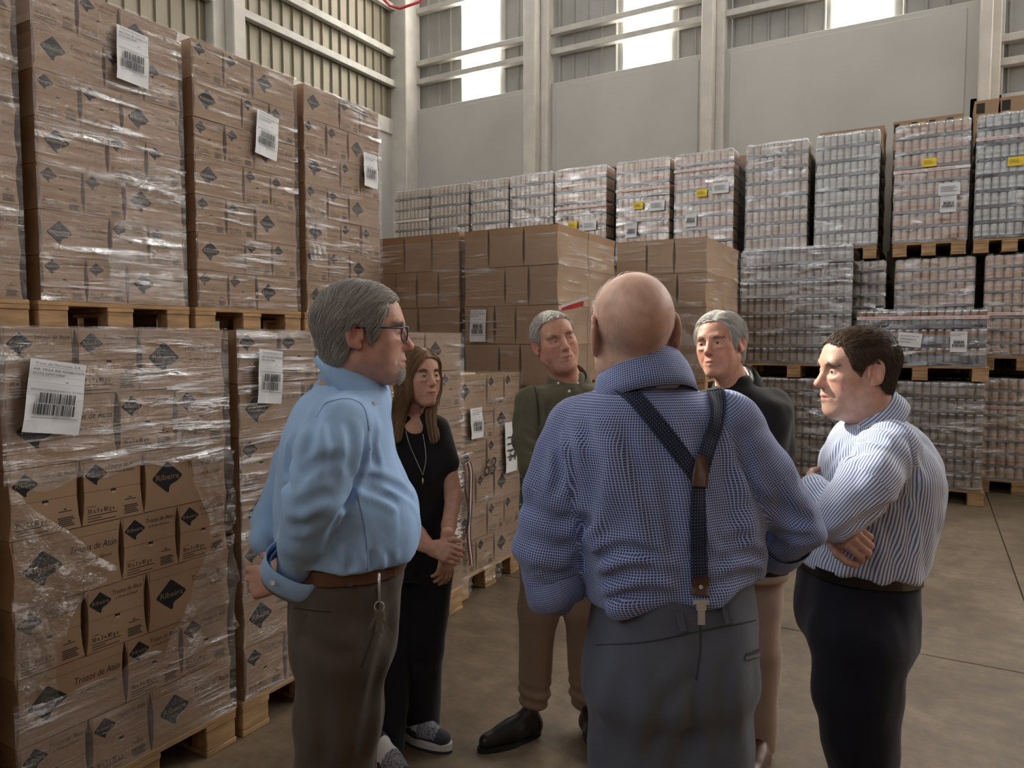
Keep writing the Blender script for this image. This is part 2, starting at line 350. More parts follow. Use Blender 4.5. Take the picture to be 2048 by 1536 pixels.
# ================================================================== pallets and loads
def pallet_meshes(W, D):
    """EUR style pallet, W along x (front at y=0), D along +y"""
    key = ('pal', W, D)
    if key in MATS: return MATS[key]
    parts = []
    bl = []
    wx = [0, W/2-.07, W-.14]; 
    for x in wx:
        for y in (0, D/2-.05, D-.10): bl.append((x, x+.14, y, y+.10))
    n = 5 if D <= 1 else 7
    top = []
    wd = .115
    for k in range(n):
        y = k*(D-wd)/(n-1); top.append((0, W, y, y+wd))
    res = dict(block=[], plank=[])
    for x0, x1, y0, y1 in bl:
        m = MB(); m.bbox(x0+.002, x1-.002, y0+.004, y1-.004, .022, .100, .004); res['block'].append(m.mesh('block', [M['wood']]))
    for x in wx:
        m = MB(); m.bbox(x, x+.14, 0, D, .100, .122, .003); res['plank'].append(m.mesh('plank', [M['wood']]))
        m = MB(); m.bbox(x, x+.14, 0, D, 0, .022, .003); res['plank'].append(m.mesh('plank', [M['wood']]))
    for x0, x1, y0, y1 in top:
        m = MB(); m.bbox(x0, x1, y0, y1, .122, .144, .003); res['plank'].append(m.mesh('plank', [M['wood']]))
    MATS[key] = res
    return res
def pallet(loc, rz, W, D, label, group='wooden pallets'):
    o = empty('wooden_pallet', loc, rz, label, 'pallet', group)
    r = pallet_meshes(W, D)
    for k in ('block', 'plank'):
        for me in r[k]: link(k, me, o)
    return o
def diamond(mb, cx, cz, s, y, mi_b, mi_l=None, cut=True):
    """rounded diamond logo with a curled lower right edge"""
    P = []
    for a in range(4):
        th = math.pi/2*a
        for t in np.linspace(-.6, .6, 5):
            P.append((cx+s*(.86*math.cos(th)+.14*math.cos(th+t)), cz+s*(.80*math.sin(th)+.14*math.sin(th+t))+0))
    # corner order: right, top, left, bottom ; curl between bottom and right
    if cut:
        P += [(cx+s*.10, cz-s*.66), (cx+s*.22, cz-s*.50), (cx+s*.42, cz-s*.42), (cx+s*.66, cz-s*.33)]
    mb.add([(p[0], y, p[1]) for p in P], [tuple(range(len(P)))], mi_b)
    if mi_l is not None:
        put_text(mb, 'Ribeira', cx-s*.80, cz-s*.14, s*.5, y-.0004, mi_l, offset=.012, width=s*1.6)
def carton_mesh(kind, w, d, h):
    key = ('carton', kind, w, d, h)
    if key in MATS: return MATS[key]
    m = MB(); g = .0015
    # slightly pinched box: mid height drawn in by the film
    zs = [0, h*.2, h*.5, h*.8, h]; ins = [.0, .007, .011, .007, .0]
    V = []
    for z, i in zip(zs, ins):
        z = min(max(z, g), h-g)
        V += [(g+i, 0, z), (w-g-i, 0, z), (w-g-i, d-g, z), (g+i, d-g, z)]
    F = [(3, 2, 1, 0), (16, 17, 18, 19)]
    for k in range(4):
        for a in range(4): F.append((4*k+a, 4*k+(a+1) % 4, 4*k+4+(a+1) % 4, 4*k+4+a))
    m.add(V, F, 0)
    y = -.0007
    if kind == 'big':
        diamond(m, w*.27, h*.52, h*.27, y, 1, 2)
        put_text(m, 'Trozos de Atún', w*.50, h*.62, h*.15, y, 1, shear=.25, width=w*.45)
        put_text(m, 'en Aceite de Girasol', w*.56, h*.46, h*.08, y, 1, shear=.25, width=w*.34)
        m.rect(w*.03, w*.97, h*.845, h*.852, y, 3); m.rect(w*.025, w*.032, h*.845, h*.99, y, 3)
    elif kind == 'small':
        diamond(m, w*.24, h*.76, h*.17, y, 1, 2)
        put_text(m, 'Trozos de Atún', w*.42, h*.82, h*.10, y, 1, shear=.25, width=w*.50)
        put_text(m, 'en Aceite de Girasol', w*.47, h*.74, h*.055, y, 1, shear=.25, width=w*.38)
        m.rect(w*.05, w*.95, h*.50, h*.507, y, 3); m.rect(w*.045, w*.052, h*.50, h*.98, y, 3); m.rect(w*.945, w*.952, h*.50, h*.98, y, 3)
        m.rect(w*.46, w*.54, h*.46, h*.50, y-.0003, 1); m.rect(w*.47, w*.53, h*.43, h*.465, y-.0004, 4)
        put_text(m, 'Contiene', w*.09, h*.265, h*.035, y, 1)
        put_text(m, '30 x 3 x 80 g e', w*.09, h*.17, h*.10, y, 1, offset=.008, width=w*.42)
        for k, (a, b_) in enumerate(((.09, .55), (.09, .30), (.09, .52))): m.rect(w*a, w*b_, h*(.125-.04*k), h*(.139-.04*k), y, 5)
        for k in range(5): m.rect(w*(.66+.01*(k % 2)), w*(.90-.02*(k % 3)), h*(.06+.03*k), h*(.078+.03*k), y, 5)
        m.rect(w*.68, w*.86, h*.28, h*.295, y, 5); m.rect(w*.75, w*.79, h*.31, h*.33, y, 5)
    elif kind == 'plain':
        m.rect(w*.02, w*.98, h*.985, h*.992, y, 3)
    elif kind == 'tagged':
        m.rect(w*.08, w*.42, h*.55, h*.9, y, 5); m.rect(w*.1, w*.5, h*.25, h*.3, y, 3)
    me = m.mesh('carton', [M['card2'] if kind in ('plain', 'tagged') else M['card'], M['print'], M['knock'], M['seam'], mat('hand_hole', (.42, .33, .20), .8), M['print2']])
    MATS[key] = me
    return me
def film_shell(name, W, D, z0, z1, mat_, parent, layers=7, amp=.004, off=.010, faces='flr', nx=26, nz=44, seed=0, hood=False, y0=0., rag=0., ragt=0.):
    """thin wrap round a load; front at y=y0 facing -y. faces: f front, l left (-x), r right (+x), t top"""
    rs = np.random.RandomState(seed); mb = MB(); H = z1-z0
    ph = rs.rand(8)*6.28
    rnd = .03 if hood else 0.
    def disp(u, z, k):
        t = ((z-z0)/H*layers) % 1.0
        pin = -.0045*math.sin(math.pi*t) if not hood else -.003*abs(math.sin(math.pi*t))
        wv = amp*(math.sin(9*u+ph[0]+k)*math.sin(31*z+ph[1])+.7*math.sin(23*u+47*z+ph[2]+k)+.5*math.sin(61*z-13*u+ph[3]))
        return off+pin+wv
    def sheet(P, nu):
        V = []; F = []
        for j in range(nz+1):
            for i in range(nu+1): V.append(P(i/nu, j/nz))
        for j in range(nz):
            for i in range(nu):
                F.append((j*(nu+1)+i, j*(nu+1)+i+1, (j+1)*(nu+1)+i+1, (j+1)*(nu+1)+i))
        mb.add(V, F)
    def shrink(z):
        if not hood: return 0
        t = max(0, (z-(z1-rnd))/rnd); return rnd*(1-math.sqrt(max(0, 1-t*t)))
    zz = lambda u, t, k: z0+H*t+((rag if t == 0 else ragt)*math.sin(7*u+k)*math.sin(17*u+2*k) if t in (0, 1) else 0)
    if 'f' in faces:
        def P(u, t):
            z = zz(u, t, 1); s = shrink(z); dd = 0 if u in (0, 1) else disp(u*W, z, 1)
            o = off if u in (0, 1) else 0
            return (-off+s+(W+2*off-2*s)*u, y0-(dd+o)+s, z)
        sheet(P, nx)
    for c, sgn in (('l', -1), ('r', 1)):
        if c in faces:
            def P(u, t, sgn=sgn):
                z = zz(u, t, 2); s = shrink(z); dd = off if u in (0, 1) else disp(u*D, z, 2+sgn)
                return ((W+dd-s) if sgn > 0 else (-dd+s), y0-off+s+(D+off-s)*u, z)
            sheet(P, max(8, int(nx*D/W*.6)))
    if 't' in faces:
        s = rnd; mb.add([(-off+s, y0-off+s, z1+.002), (W+off-s, y0-off+s, z1+.002), (W+off-s, y0+D, z1+.002), (-off+s, y0+D, z1+.002)], [(0, 1, 2, 3)])
    return link(name, mb.mesh(name, [mat_], True), parent)
def barcode(mb, x0, x1, z0, z1, y, mi, rs):
    x = x0
    while x < x1:
        w_ = rs.choice([.0015, .0025, .004, .006]); mb.rect(x, min(x+w_, x1), z0, z1, y, mi); x += w_+rs.choice([.0015, .003, .004])
def paper(parent, x, z, w_, h, y=-.018, rot=0., kind='ship', seed=1, col='paper', curl=.006):
    """paper slip on the film: text lines and two barcodes, slightly curled"""
    rs = np.random.RandomState(seed); m = MB(); n = 6
    V = []; F = []
    for j in range(n+1):
        for i in range(5):
            u, t = i/4, j/n; V.append((u*w_, -curl*math.sin(3.1*t+1)*abs(u-.5)*2-.002*math.sin(9*t+4*u), t*h))
    F = [(j*5+i, j*5+i+1, (j+1)*5+i+1, (j+1)*5+i) for j in range(n) for i in range(4)]
    m.add(V, F, 0); y1 = -.004-curl
    if kind == 'ship':
        put_text(m, 'Frinsa del Noroeste, S.A.', w_*.05, h*.925, h*.05, y1, 1, shear=.2, width=w_*.8)
        m.rect(w_*.05, w_*.97, h*.905, h*.908, y1, 1)
        put_text(m, 'AIR YEGA BIE 0X080/3279', w_*.03, h*.845, h*.045, y1, 1, offset=.006, width=w_*.9)
        put_text(m, 'DCOG A3WC30864', w_*.03, h*.79, h*.045, y1, 1, offset=.006, width=w_*.55)
        m.rect(w_*.03, w_*.97, h*.775, h*.777, y1, 1)
        put_text(m, '84', w_*.62, h*.70, h*.04, y1, 1)
        m.rect(w_*.03, w_*.97, h*.685, h*.687, y1, 1)
        put_text(m, '(00)184123456200000112 10/2022', w_*.03, h*.575, h*.035, y1, 1, width=w_*.93)
        barcode(m, w_*.2, w_*.85, h*.41, h*.55, y1, 1, rs); barcode(m, w_*.12, w_*.85, h*.25, h*.395, y1, 1, rs)
        m.rect(w_*.1, w_*.92, h*.205, h*.212, y1, 1)
    elif kind == 'note':
        for k, (t, ww) in enumerate((('CUIDADO  FRAGIL', .8), ('CARGA PARCIAL', .7), ('MANTENER', .45))):
            put_text(m, t, w_*.1, h*(.72-.22*k), h*.12, y1, 1, width=w_*ww)
    elif kind == 'lines':
        for k in range(4): m.rect(w_*.1, w_*(.55+.3*rs.rand()), h*(.3+.13*k), h*(.33+.13*k), y1, 1)
    o = m.obj('label', [M[col], M['ink']], parent)
    o.location = (x, y, z); o.rotation_euler = (0, -rot, 0)
    o['label'] = {'ship': 'white shipping label with two barcodes', 'note': 'white handwritten note', 'lines': ('yellow' if col == 'yellow' else 'white')+' paper slip'}[kind]
    return o
SM, BG = .221, .354
def carton_load(loc, rz, label, layers=7, lh=.212, W=.8, D=1.18, flip=0, film='film', labels=(), group='carton loads', faces='f', seed=0, plain=False, rows=None, film_z=None, rear=True, jit=.004, skipfilm=False):
    rs = np.random.RandomState(seed)
    o = empty('carton_load', loc, rz, label, 'carton load', group)
    for k in range(layers):
        row = rows[k % len(rows)] if rows else ([SM, SM, BG] if (k+flip) % 2 else [BG, SM, SM])
        tot = sum(row); x = 0
        for wd in row:
            wd = wd*W/tot
            kind = ('plain' if plain else ('big' if wd > .3 else 'small'))
            d = round(D/2-.005, 3)
            me = carton_mesh(kind, round(wd, 3), d, lh)
            link('carton', me, o, (x, abs(rs.randn())*jit, k*lh))
            if rear: link('carton', carton_mesh('plain' if plain else 'bare', round(wd, 3), d, lh), o, (x, D/2+.004, k*lh))
            x += wd
    if not skipfilm:
        z0, z1 = film_z or (0, layers*lh+.004)
        film_shell('stretch_film', W, D, z0, z1, M[film], o, layers, seed=seed+3, faces=faces)
    for a in labels: paper(o, **a)
    return o
# ---------------------------------------------------------------- left stacks (faces toward +x)
R90 = R(90)
XA, XBK = -2.38, -3.61
UW, LW = .755, .785
G_P = 'pallets of the tuna carton stacks'
near = [(1.10, 'near'), (1.93, 'second'), (2.76, 'third')]
lab1 = dict(x=.035, z=1.20, w_=.17, h=.225, rot=-.17, seed=3, y=-.024)
lab2 = dict(x=.07, z=1.22, w_=.125, h=.22, rot=-.10, seed=5, y=-.024)
pallet((XA, 1.10, 0), R90, .8, 1.2, 'wooden pallet on the floor under the torn-film carton load', G_P)
L1 = carton_load((XA, 1.10, .144), R90, 'brown tuna carton load with torn stretch film and a tilted shipping label', W=LW, lh=.2165, flip=1, labels=[lab1], seed=1, skipfilm=True)
# torn film: full on the two top layers, hanging remains below
film_shell('stretch_film', LW, 1.18, 4.75*.2165, 7*.2165+.004, M['film2'], L1, 2.2, seed=4, rag=.03, faces='f')
film_shell('stretch_film', LW, 1.18, 0, 1.6*.2165, M['film'], L1, 1.6, seed=6, ragt=.03, faces='f')
def flap(parent, P, mat_, seed, sub=12, amp=.012, nm='torn_film'):
    """loose hanging sheet of film given by four corners, crumpled"""
    rs = np.random.RandomState(seed); ph = rs.rand(6)*6.3; V = []; F = []
    P = [np.array(p, float) for p in P]
    for j in range(sub+1):
        for i in range(sub+1):
            u, t = i/sub, j/sub
            p = P[0]*(1-u)*(1-t)+P[1]*u*(1-t)+P[2]*u*t+P[3]*(1-u)*t
            q = amp*(math.sin(11*u+5*t+ph[0])+.6*math.sin(17*t-9*u+ph[1])+.4*math.sin(31*u*t+ph[2]))
            V.append((p[0]+amp*.6*math.sin(9*t+ph[3]), p[1]-abs(q)-.012, p[2]+amp*.6*math.sin(13*u+ph[4])))
    for j in range(sub):
        for i in range(sub): F.append((j*(sub+1)+i, j*(sub+1)+i+1, (j+1)*(sub+1)+i+1, (j+1)*(sub+1)+i))
    return link(nm, pydata(nm, V, F, [mat_], None, True), parent)
flap(L1, [(0, 0, .33), (.18, 0, .62), (.33, 0, .70), (0, 0, 1.04)], M['filmd'], 1)
flap(L1, [(0, 0, .28), (.12, 0, .34), (.10, 0, .60), (0, 0, .70)], M['filmd'], 2)
flap(L1, [(.48, 0, .33), (.80, 0, .34), (.80, 0, .72), (.66, 0, .66)], M['filmd'], 3)
flap(L1, [(.70, 0, .70), (.80, 0, .72), (.80, 0, 1.05), (.60, 0, 1.06)], M['film'], 4)
pallet((XA, 1.93, 0), R90, .8, 1.2, 'wooden pallet on the floor under the load with a creased label', G_P)
carton_load((XA, 1.945, .144), R90, 'brown tuna carton load with a creased label behind the man in the light blue shirt', W=.77, lh=.2165, flip=1, labels=[lab2], seed=2)
pallet((XA-.02, 2.765, 0), R90, .8, 1.2, 'wooden pallet on the floor beside the woman in black', G_P)
carton_load((XA-.02, 2.765, .144), R90, 'brown tuna carton load behind the head of the woman in black', lh=.2165, flip=1, seed=3)
pallet((XA-.09, 3.60, 0), R90, .8, 1.1, 'wooden pallet on the floor with film hanging off it', G_P)
L4 = carton_load((XA-.09, 3.60, .144), R90, D=1.10, label='six-layer carton load with handwritten sheet and plastic straps hanging on it', layers=6, lh=.209, flip=1, seed=4,
   labels=[dict(x=.13, z=.86, w_=.14, h=.19, rot=.0, seed=7, y=-.022), dict(x=.55, z=.58, w_=.15, h=.34, rot=.0, seed=8, y=-.022, kind='lines')])
m = MB(); put_text(m, '63', .28, .60, .16, -.017, 0, shear=.2); m.obj('marker_writing', [M['print2']], L4)
m = MB(); put_text(m, '54', .585, .66, .10, -.030, 0, shear=.2); m.obj('marker_writing', [M['ink']], L4)
flap(L4, [(.30, 0, -.12), (.50, 0, -.10), (.52, 0, .03), (.28, 0, .03)], M['filmd'], 7)
flap(L4, [(0, 0, -.10), (.14, 0, -.12), (.14, 0, .03), (0, 0, .03)], M['filmd'], 8)
m = MB(); m.bbox(.0, .30, .05, .4, 6*.209, 6*.209+.012, .002); m.obj('cover_sheet', [mat('pale_card', (.62, .56, .40), .8, var=.05)], L4)
# upper row stands on the row behind
for k, (y, t) in enumerate([(1.00, 'a'), (1.835, 'b'), (2.67, 'c'), (3.50, 'd')]):
    nm = ['cut-off top carton load at the end of the upper row', 'top carton load with the big label near its upper corner', 'top carton load with a folded label in the middle', 'top carton load next to the hall corner with a label at its edge'][k]
    base = [dict(x=.36, z=1.17, w_=.155, h=.25, rot=-.03, seed=11, y=-.02), None][0]
    labs = [[], [dict(x=.38, z=1.13, w_=.17, h=.27, rot=-.05, seed=11, y=-.024)], [dict(x=.40, z=.95, w_=.17, h=.27, rot=-.12, seed=12, y=-.024)], [dict(x=.55, z=.93, w_=.15, h=.24, rot=-.02, seed=13, y=-.024)]][k]
    lower = carton_load((XBK, y, .144), R90, ['hidden lower carton load under the upper row end', 'lower carton load behind the torn-film load', 'lower carton load behind the creased-label load', 'lower carton load under the hall-corner load'][k], lh=.2165, flip=k, seed=20+k, rear=False, skipfilm=True)
    pallet((XBK, y, 0), R90, .8, 1.2, ['floor pallet under the row end', 'floor pallet behind the torn-film load', 'floor pallet behind the creased-label load', 'floor pallet near the hall corner stack'][k], G_P)
    pallet((XBK, y, .144+7*.2165), R90, .8, 1.2, ['upper pallet under the cut-off top load', 'upper pallet under the load with the big label', 'upper pallet under the load with a folded label', 'upper pallet under the top load next to the hall corner'][k], G_P)
    LU = carton_load((XBK, y+.02, .288+7*.2165), R90, nm, W=UW, lh=.2135, flip=[0, 1, 1, 0][k], labels=labs, seed=30+k, film='film2' if k < 2 else 'film')
    if k == 1:
        flap(LU, [(.36, 0, .50), (.745, 0, .56), (.745, 0, .76), (.40, 0, .68)], M['film2'], 31, sub=26, amp=.016)
        flap(LU, [(.30, 0, .04), (.745, 0, .06), (.745, 0, .46), (.34, 0, .42)], M['film2'], 32, sub=26, amp=.012)
    if k == 3:
        flap(LU, [(.02, 0, .30), (.18, 0, .34), (.16, 0, .78), (.02, 0, .74)], M['film2'], 33, sub=22, amp=.016)
# ---------------------------------------------------------------- plain brown carton stacks in the middle (faces toward -y)
YBm = 4.62
rowsB = [[.31, .18, .31], [.27, .18, .35], [.36, .20, .24], [.22, .30, .28]]
rowsA = [[.2, .2, .2, .2], [.2, .2, .4], [.18, .21, .21, .2], [.27, .27, .26]]
rowsC = [[.31, .20, .29], [.25, .28, .27], [.30, .25, .25], [.28, .24, .28]]
def crate(loc, W, D, H, label):
    o = empty('plastic_crate', loc, 0, label, 'crate')
    m = MB(); m.bbox(0, W, 0, D, 0, H, .01); m.obj('body', [M['teal']], o)
    m = MB()
    for k in range(5): m.bbox(-.008, W+.008, -.008, D+.008, H*(.12+.2*k), H*(.15+.2*k), .004)
    m.obj('rib', [M['teal']], o)
    for k in range(3):
        m = MB(); m.bbox(W*.08+W*.31*k, W*.08+W*.31*k+.10, -.012, 0.0, H*.3, H*.7, .004); m.obj('upright', [M['teal']], o)
    return o
crate((-3.09, YBm, 0), .8, 1.1, 1.16, 'teal plastic crate under the plain brown cartons')
crate((-3.93, YBm, 0), .8, 1.1, 1.16, 'teal plastic crate hidden behind the tuna cartons')
for x, nm, lb in ((-3.09, 'plain brown carton load with a barcode label on the teal crate', [dict(x=.07, z=.30, w_=.14, h=.24, rot=0, seed=21, y=-.022)]), (-3.93, 'plain brown carton load with shiny film over narrow upright boxes', [])):
    p_ = pallet((x, YBm, 1.16), 0, .8, 1.1, 'wooden pallet under the '+nm[:40].rsplit(' ', 1)[0], 'pallets of plain cartons')
    LX = carton_load((x, YBm, 1.304), 0, nm, layers=4, lh=.283, W=.8, D=1.06, plain=True, faces='flr', rows=rowsB if x > -3.5 else rowsA, labels=lb, seed=40, film='film' if x > -3.5 else 'film2', group='plain carton loads', film_z=(0, .283*4-.06))
    if x > -3.5: LB = LX
YCm = 5.99
pallet((-2.41, YCm, 0), 0, .8, 1.2, 'wooden floor pallet under the tall plain carton stack', 'pallets of plain cartons')
carton_load((-2.41, YCm, .144), 0, 'lower plain brown carton load behind the bald man', layers=4, lh=.255, W=.8, D=1.12, plain=True, faces='flr', rows=rowsC, seed=51, group='plain carton loads')
pallet((-2.41, YCm, 1.164), 0, .8, 1.2, 'wooden pallet between two plain carton loads', 'pallets of plain cartons')
LC = carton_load((-2.41, YCm, 1.308), 0, 'upper plain brown carton load with loose film behind the bald man', layers=4, lh=.289, W=.8, D=1.12, plain=True, faces='flr', rows=rowsC, seed=52, group='plain carton loads', film_z=(0, 1.15))
flap(LC, [(.0, 0, .05), (.85, 0, .05), (.78, 0, .62), (-.05, 0, .78)], M['filmd'], 12, sub=22, amp=.035)
# ---------------------------------------------------------------- can loads along the back wall
def can_mesh(name, r, h, lab, acc, top=(.62, .62, .64), kind=0):
    key = ('can', name)
    if key in MATS: return MATS[key]
    ml = mat('can_'+name, lab, .45, var=.06, vscale=9); ma = mat('can_accent_'+name, acc, .45); mt = mat('can_lid', top, .3, metal=.8)
    m = MB(); n = 12
    rings = [(r*.93, 0, 2), (r*.96, h*.03, 2), (r, h*.06, 0)] + ([(r, h*.30, 1), (r, h*.52, 0)] if kind == 0 else [(r, h*.62, 1), (r, h*.9, 0)]) + [(r, h*.92, 2), (r*.96, h*.96, 2), (r*.9, h, 2)]
    V = [(rr*math.cos(2*math.pi*i/n), rr*math.sin(2*math.pi*i/n), z) for rr, z, _ in rings for i in range(n)]
    F = []; I = []
    for k in range(len(rings)-1):
        for i in range(n): F.append((k*n+i, k*n+(i+1) % n, (k+1)*n+(i+1) % n, (k+1)*n+i)); I.append(rings[k][2])
    F.append(tuple((len(rings)-1)*n+i for i in range(n))); I.append(2)
    me = pydata('can', V, F, [ml, ma, mt], I, True)
    MATS[key] = me
    return me
CAN = dict(
  white=dict(lab=(.48, .46, .42), acc=(.43, .40, .35), tray=(.12, .11, .11)),
  peach=dict(lab=(.50, .38, .28), acc=(.52, .28, .16), tray=(.20, .16, .15)),
  dark=dict(lab=(.52, .52, .51), acc=(.36, .38, .40), tray=(.02, .022, .03)),
  tan=dict(lab=(.46, .37, .29), acc=(.42, .31, .23), tray=(.12, .10, .09)),
  jar=dict(lab=(.26, .205, .165), acc=(.10, .08, .075), tray=(.10, .085, .075)),
  navy=dict(lab=(.16, .17, .19), acc=(.30, .16, .10), tray=(.05, .05, .07)),
)
def can_load(loc, label, kind, W=.74, D=1.18, cols=9, layers=8, lh=.160, side=4, tape=None, slips=(), group='wrapped can loads', film='filmc', seed=0, topcards=False, faces='flrt'):
    c = CAN[kind]; o = empty('can_load', loc, 0, label, 'can load', group); rs = np.random.RandomState(seed)
    p = W/cols; r = p*.485; ch = lh*.86
    me = can_mesh(kind, 1.0, 1.0, c['lab'], c['acc'], kind=0 if kind not in ('jar', 'navy') else 1)
    tm = mat('tray_'+kind, c['tray'], .7, var=.12)
    for k in range(layers):
        z = k*lh
        m = MB(); m.box(.002, W-.002, .004, D, z, z+lh*.10); m.box(p*1.0, W-p*.9, p*.9, D, z+lh*.1, z+lh*.99)
        # tray lip in front with open scallops
        for q in range(0, cols, 3): m.box(q*p+.004, min(q+3, cols)*p-.004, -.003, .004, z, z+lh*.20)
        m.obj('tray', [tm], o)
        for i in range(cols):
            a = link('can', me, o, (p*(i+.5), r+.004+abs(rs.randn())*.0015, z+lh*.105)); a.scale = (r, r, ch)
        for j in range(1, side):
            a = link('can', me, o, (W-p*.5, r+.004+j*p, z+lh*.105)); a.scale = (r, r, ch)
            a = link('can', me, o, (p*.5, r+.004+j*p, z+lh*.105)); a.scale = (r, r, ch)
    H = layers*lh
    film_shell('shrink_hood', W, D, 0, H+.01, M[film], o, layers, amp=.0035, off=.008, faces=faces, nx=22, nz=40, seed=seed, hood=True)
    if tape is not None:
        z = tape*H; m = MB(); m.box(-.012, W+.012, -.0235, -.0225, z-.016, z+.016, 0)
        x = .02
        while x < W-.1:
            put_text(m, 'NO REMONTAR MAS CARGA', x, z-.009, .025, -.0245, 1, offset=.01, width=.26); x += .29
        m.obj('printed_tape', [M['tape'], M['red']], o)['label'] = 'white tape with red lettering'
    for a in slips: paper(o, **a)
    return o
H1, YF1, YR1 = .144, 8.30, 9.12
yl = lambda x, z, rot=0.: dict(x=x, z=z, w_=.135, h=.09, rot=rot, kind='lines', col='yellow', seed=3, y=-.028)
wl = lambda x, z, w_=.2, h=.13: dict(x=x, z=z, w_=w_, h=h, kind='lines', seed=4, y=-.028)
sl_ = lambda x, z: dict(x=x, z=z, w_=.15, h=.20, kind='ship', seed=6, y=-.028)
GU, GPU = 'wrapped can loads in the top row along the back wall', 'pallets under the can loads'
ZU = 2.67
# top row, from the hall corner to the right
top = [(-7.42, 'tan', .62, [yl(.2, .30), wl(.36, .31)], 'top can load with taped hood and low yellow slip next to the hall corner'),
 (-6.60, 'tan', None, [], 'second top can load from the hall corner'),
 (-5.90, 'tan', None, [], 'third top can load from the hall corner'),
 (-5.27, 'tan', None, [], 'fourth top can load from the hall corner with bright hood'),
 (-4.55, 'peach', .58, [yl(.2, .46), wl(.42, .42)], 'top can load with red tape and slips behind the middle of the plain cartons'),
 (-3.69, 'peach', .70, [yl(.24, .64), wl(.46, .60), sl_(.14, .28)], 'top can load with red tape, yellow slip and two white slips'),
 (-2.88, 'peach', .83, [yl(.28, .72), wl(.48, .74), sl_(.14, .36)], 'top can load with red tape close to its top and slips below'),
 (-2.02, 'tan', None, [], 'tan top can load without slips behind the white-haired man'),
 (-1.235, 'white', None, [], 'white top can load without slips above the jar loads'),
 (-.445, 'peach', .60, [yl(.26, .80), sl_(.44, .30), wl(.42, .48)], 'peach top can load with red tape, yellow slip and barcode label'),
 (.345, 'dark', .80, [yl(.27, .72)], 'black and white top can load with yellow slip by the right column'),
 (1.135, 'white', None, [], 'white top can load beyond the black and white one')]
def xw(px, py, Y):
    dd = FW+RT*(px-1024)/FPX-UP*(py-768)/FPX; return dd[0]*Y/dd[1]
spans = [(790, 858), (862, 937), (943, 1016), (1022, 1106), (1112, 1212), (1234, 1338), (1350, 1466), (1492, 1614), (1631, 1756), (1788, 1936), (1950, 2100), (2118, 2270)]
for k, (x, kd, tp, sp, lb) in enumerate(top):
    x = xw(spans[k][0], 400, YR1); WW = round(xw(spans[k][1], 400, YR1)-x, 3)
    pallet((x, YR1, ZU-.140), 0, WW, 1.2, 'pallet under the '+lb[:52].rsplit(' ', 1)[0], GPU)
    can_load((x, YR1, ZU+.004), lb, kd, W=WW, tape=tp, slips=sp, group=GU, seed=60+k)
# back row below the top row (only seen right of the plain cartons)
for k, (x, kd, lb) in enumerate([(-1.235, 'tan', 'middle can load half hidden behind the wide jar load'), (-.395, 'peach', 'peach middle can load behind the short striped load'), (.44, 'peach', 'middle can load with red tape by the gap on the right'), (1.24, 'peach', 'middle can load beyond the gap on the right')]):
    pallet((x, YR1, 0), 0, .8, 1.2, 'floor pallet under the '+['half hidden back row', 'hidden back row', 'right back row', 'outer back row'][k], GPU)
    can_load((x+.03, YR1+.01, .144), ['hidden floor can load behind the wide jar load', 'hidden floor can load behind the short load', 'floor can load with red tape by the gap on the right', 'outer floor can load at the right'][k], kd, lh=.1335, tape=.72 if k > 1 else None, group='wrapped can loads in the back row', seed=80+k, slips=[yl(.42, .55)] if k == 2 else [])
    pallet((x, YR1, 1.30), 0, .8, 1.2, 'middle pallet under the '+['half hidden load', 'peach load', 'taped load', 'outer load'][k], GPU)
    can_load((x+.03, YR1+.01, 1.444), lb, kd, lh=.1325, tape=.42 if k == 2 else None, group='wrapped can loads in the back row', seed=90+k, slips=[yl(.42, .52)] if k == 2 else [])
# front row of wide jar loads (1.2 m side toward the aisle)
YFD = .78
pallet((-1.86, YF1, 0), 0, 1.16, .8, 'floor pallet under the left lower jar load', GPU)
can_load((-1.85, YF1, .144), 'lower jar load behind the white-haired man', 'jar', W=1.12, D=YFD, cols=15, layers=7, lh=.151, side=2, group='wrapped jar loads', seed=101)
pallet((-1.86, YF1, 1.215), 0, 1.16, .8, 'pallet between the two stacked jar loads', GPU)
can_load((-1.85, YF1, 1.359), 'tall jar load in clear hood with glossy rounded corners', 'jar', W=1.12, D=YFD, cols=15, layers=7, lh=.178, side=2, group='wrapped jar loads', seed=102)
pallet((-.67, YF1, 0), 0, 1.16, .8, 'floor pallet under the right lower jar load', GPU)
can_load((-.66, YF1, .144), 'lower jar load behind the man in the striped shirt', 'jar', W=1.12, D=YFD, cols=15, layers=7, lh=.151, side=2, group='wrapped jar loads', seed=103)
pallet((-.67, YF1, 1.215), 0, 1.16, .8, 'pallet under the short taped load', GPU)
LS = can_load((-.66, YF1, 1.359), 'short dark load with red lettered tape and two white notes', 'navy', W=1.12, D=YFD, cols=16, layers=3, lh=.185, side=2, tape=.86, group='wrapped jar loads', seed=104, slips=[dict(x=.36, z=.20, w_=.21, h=.14, rot=-.1, kind='note', seed=3, y=-.028), dict(x=.82, z=.14, w_=.14, h=.20, kind='ship', seed=9, y=-.028)])
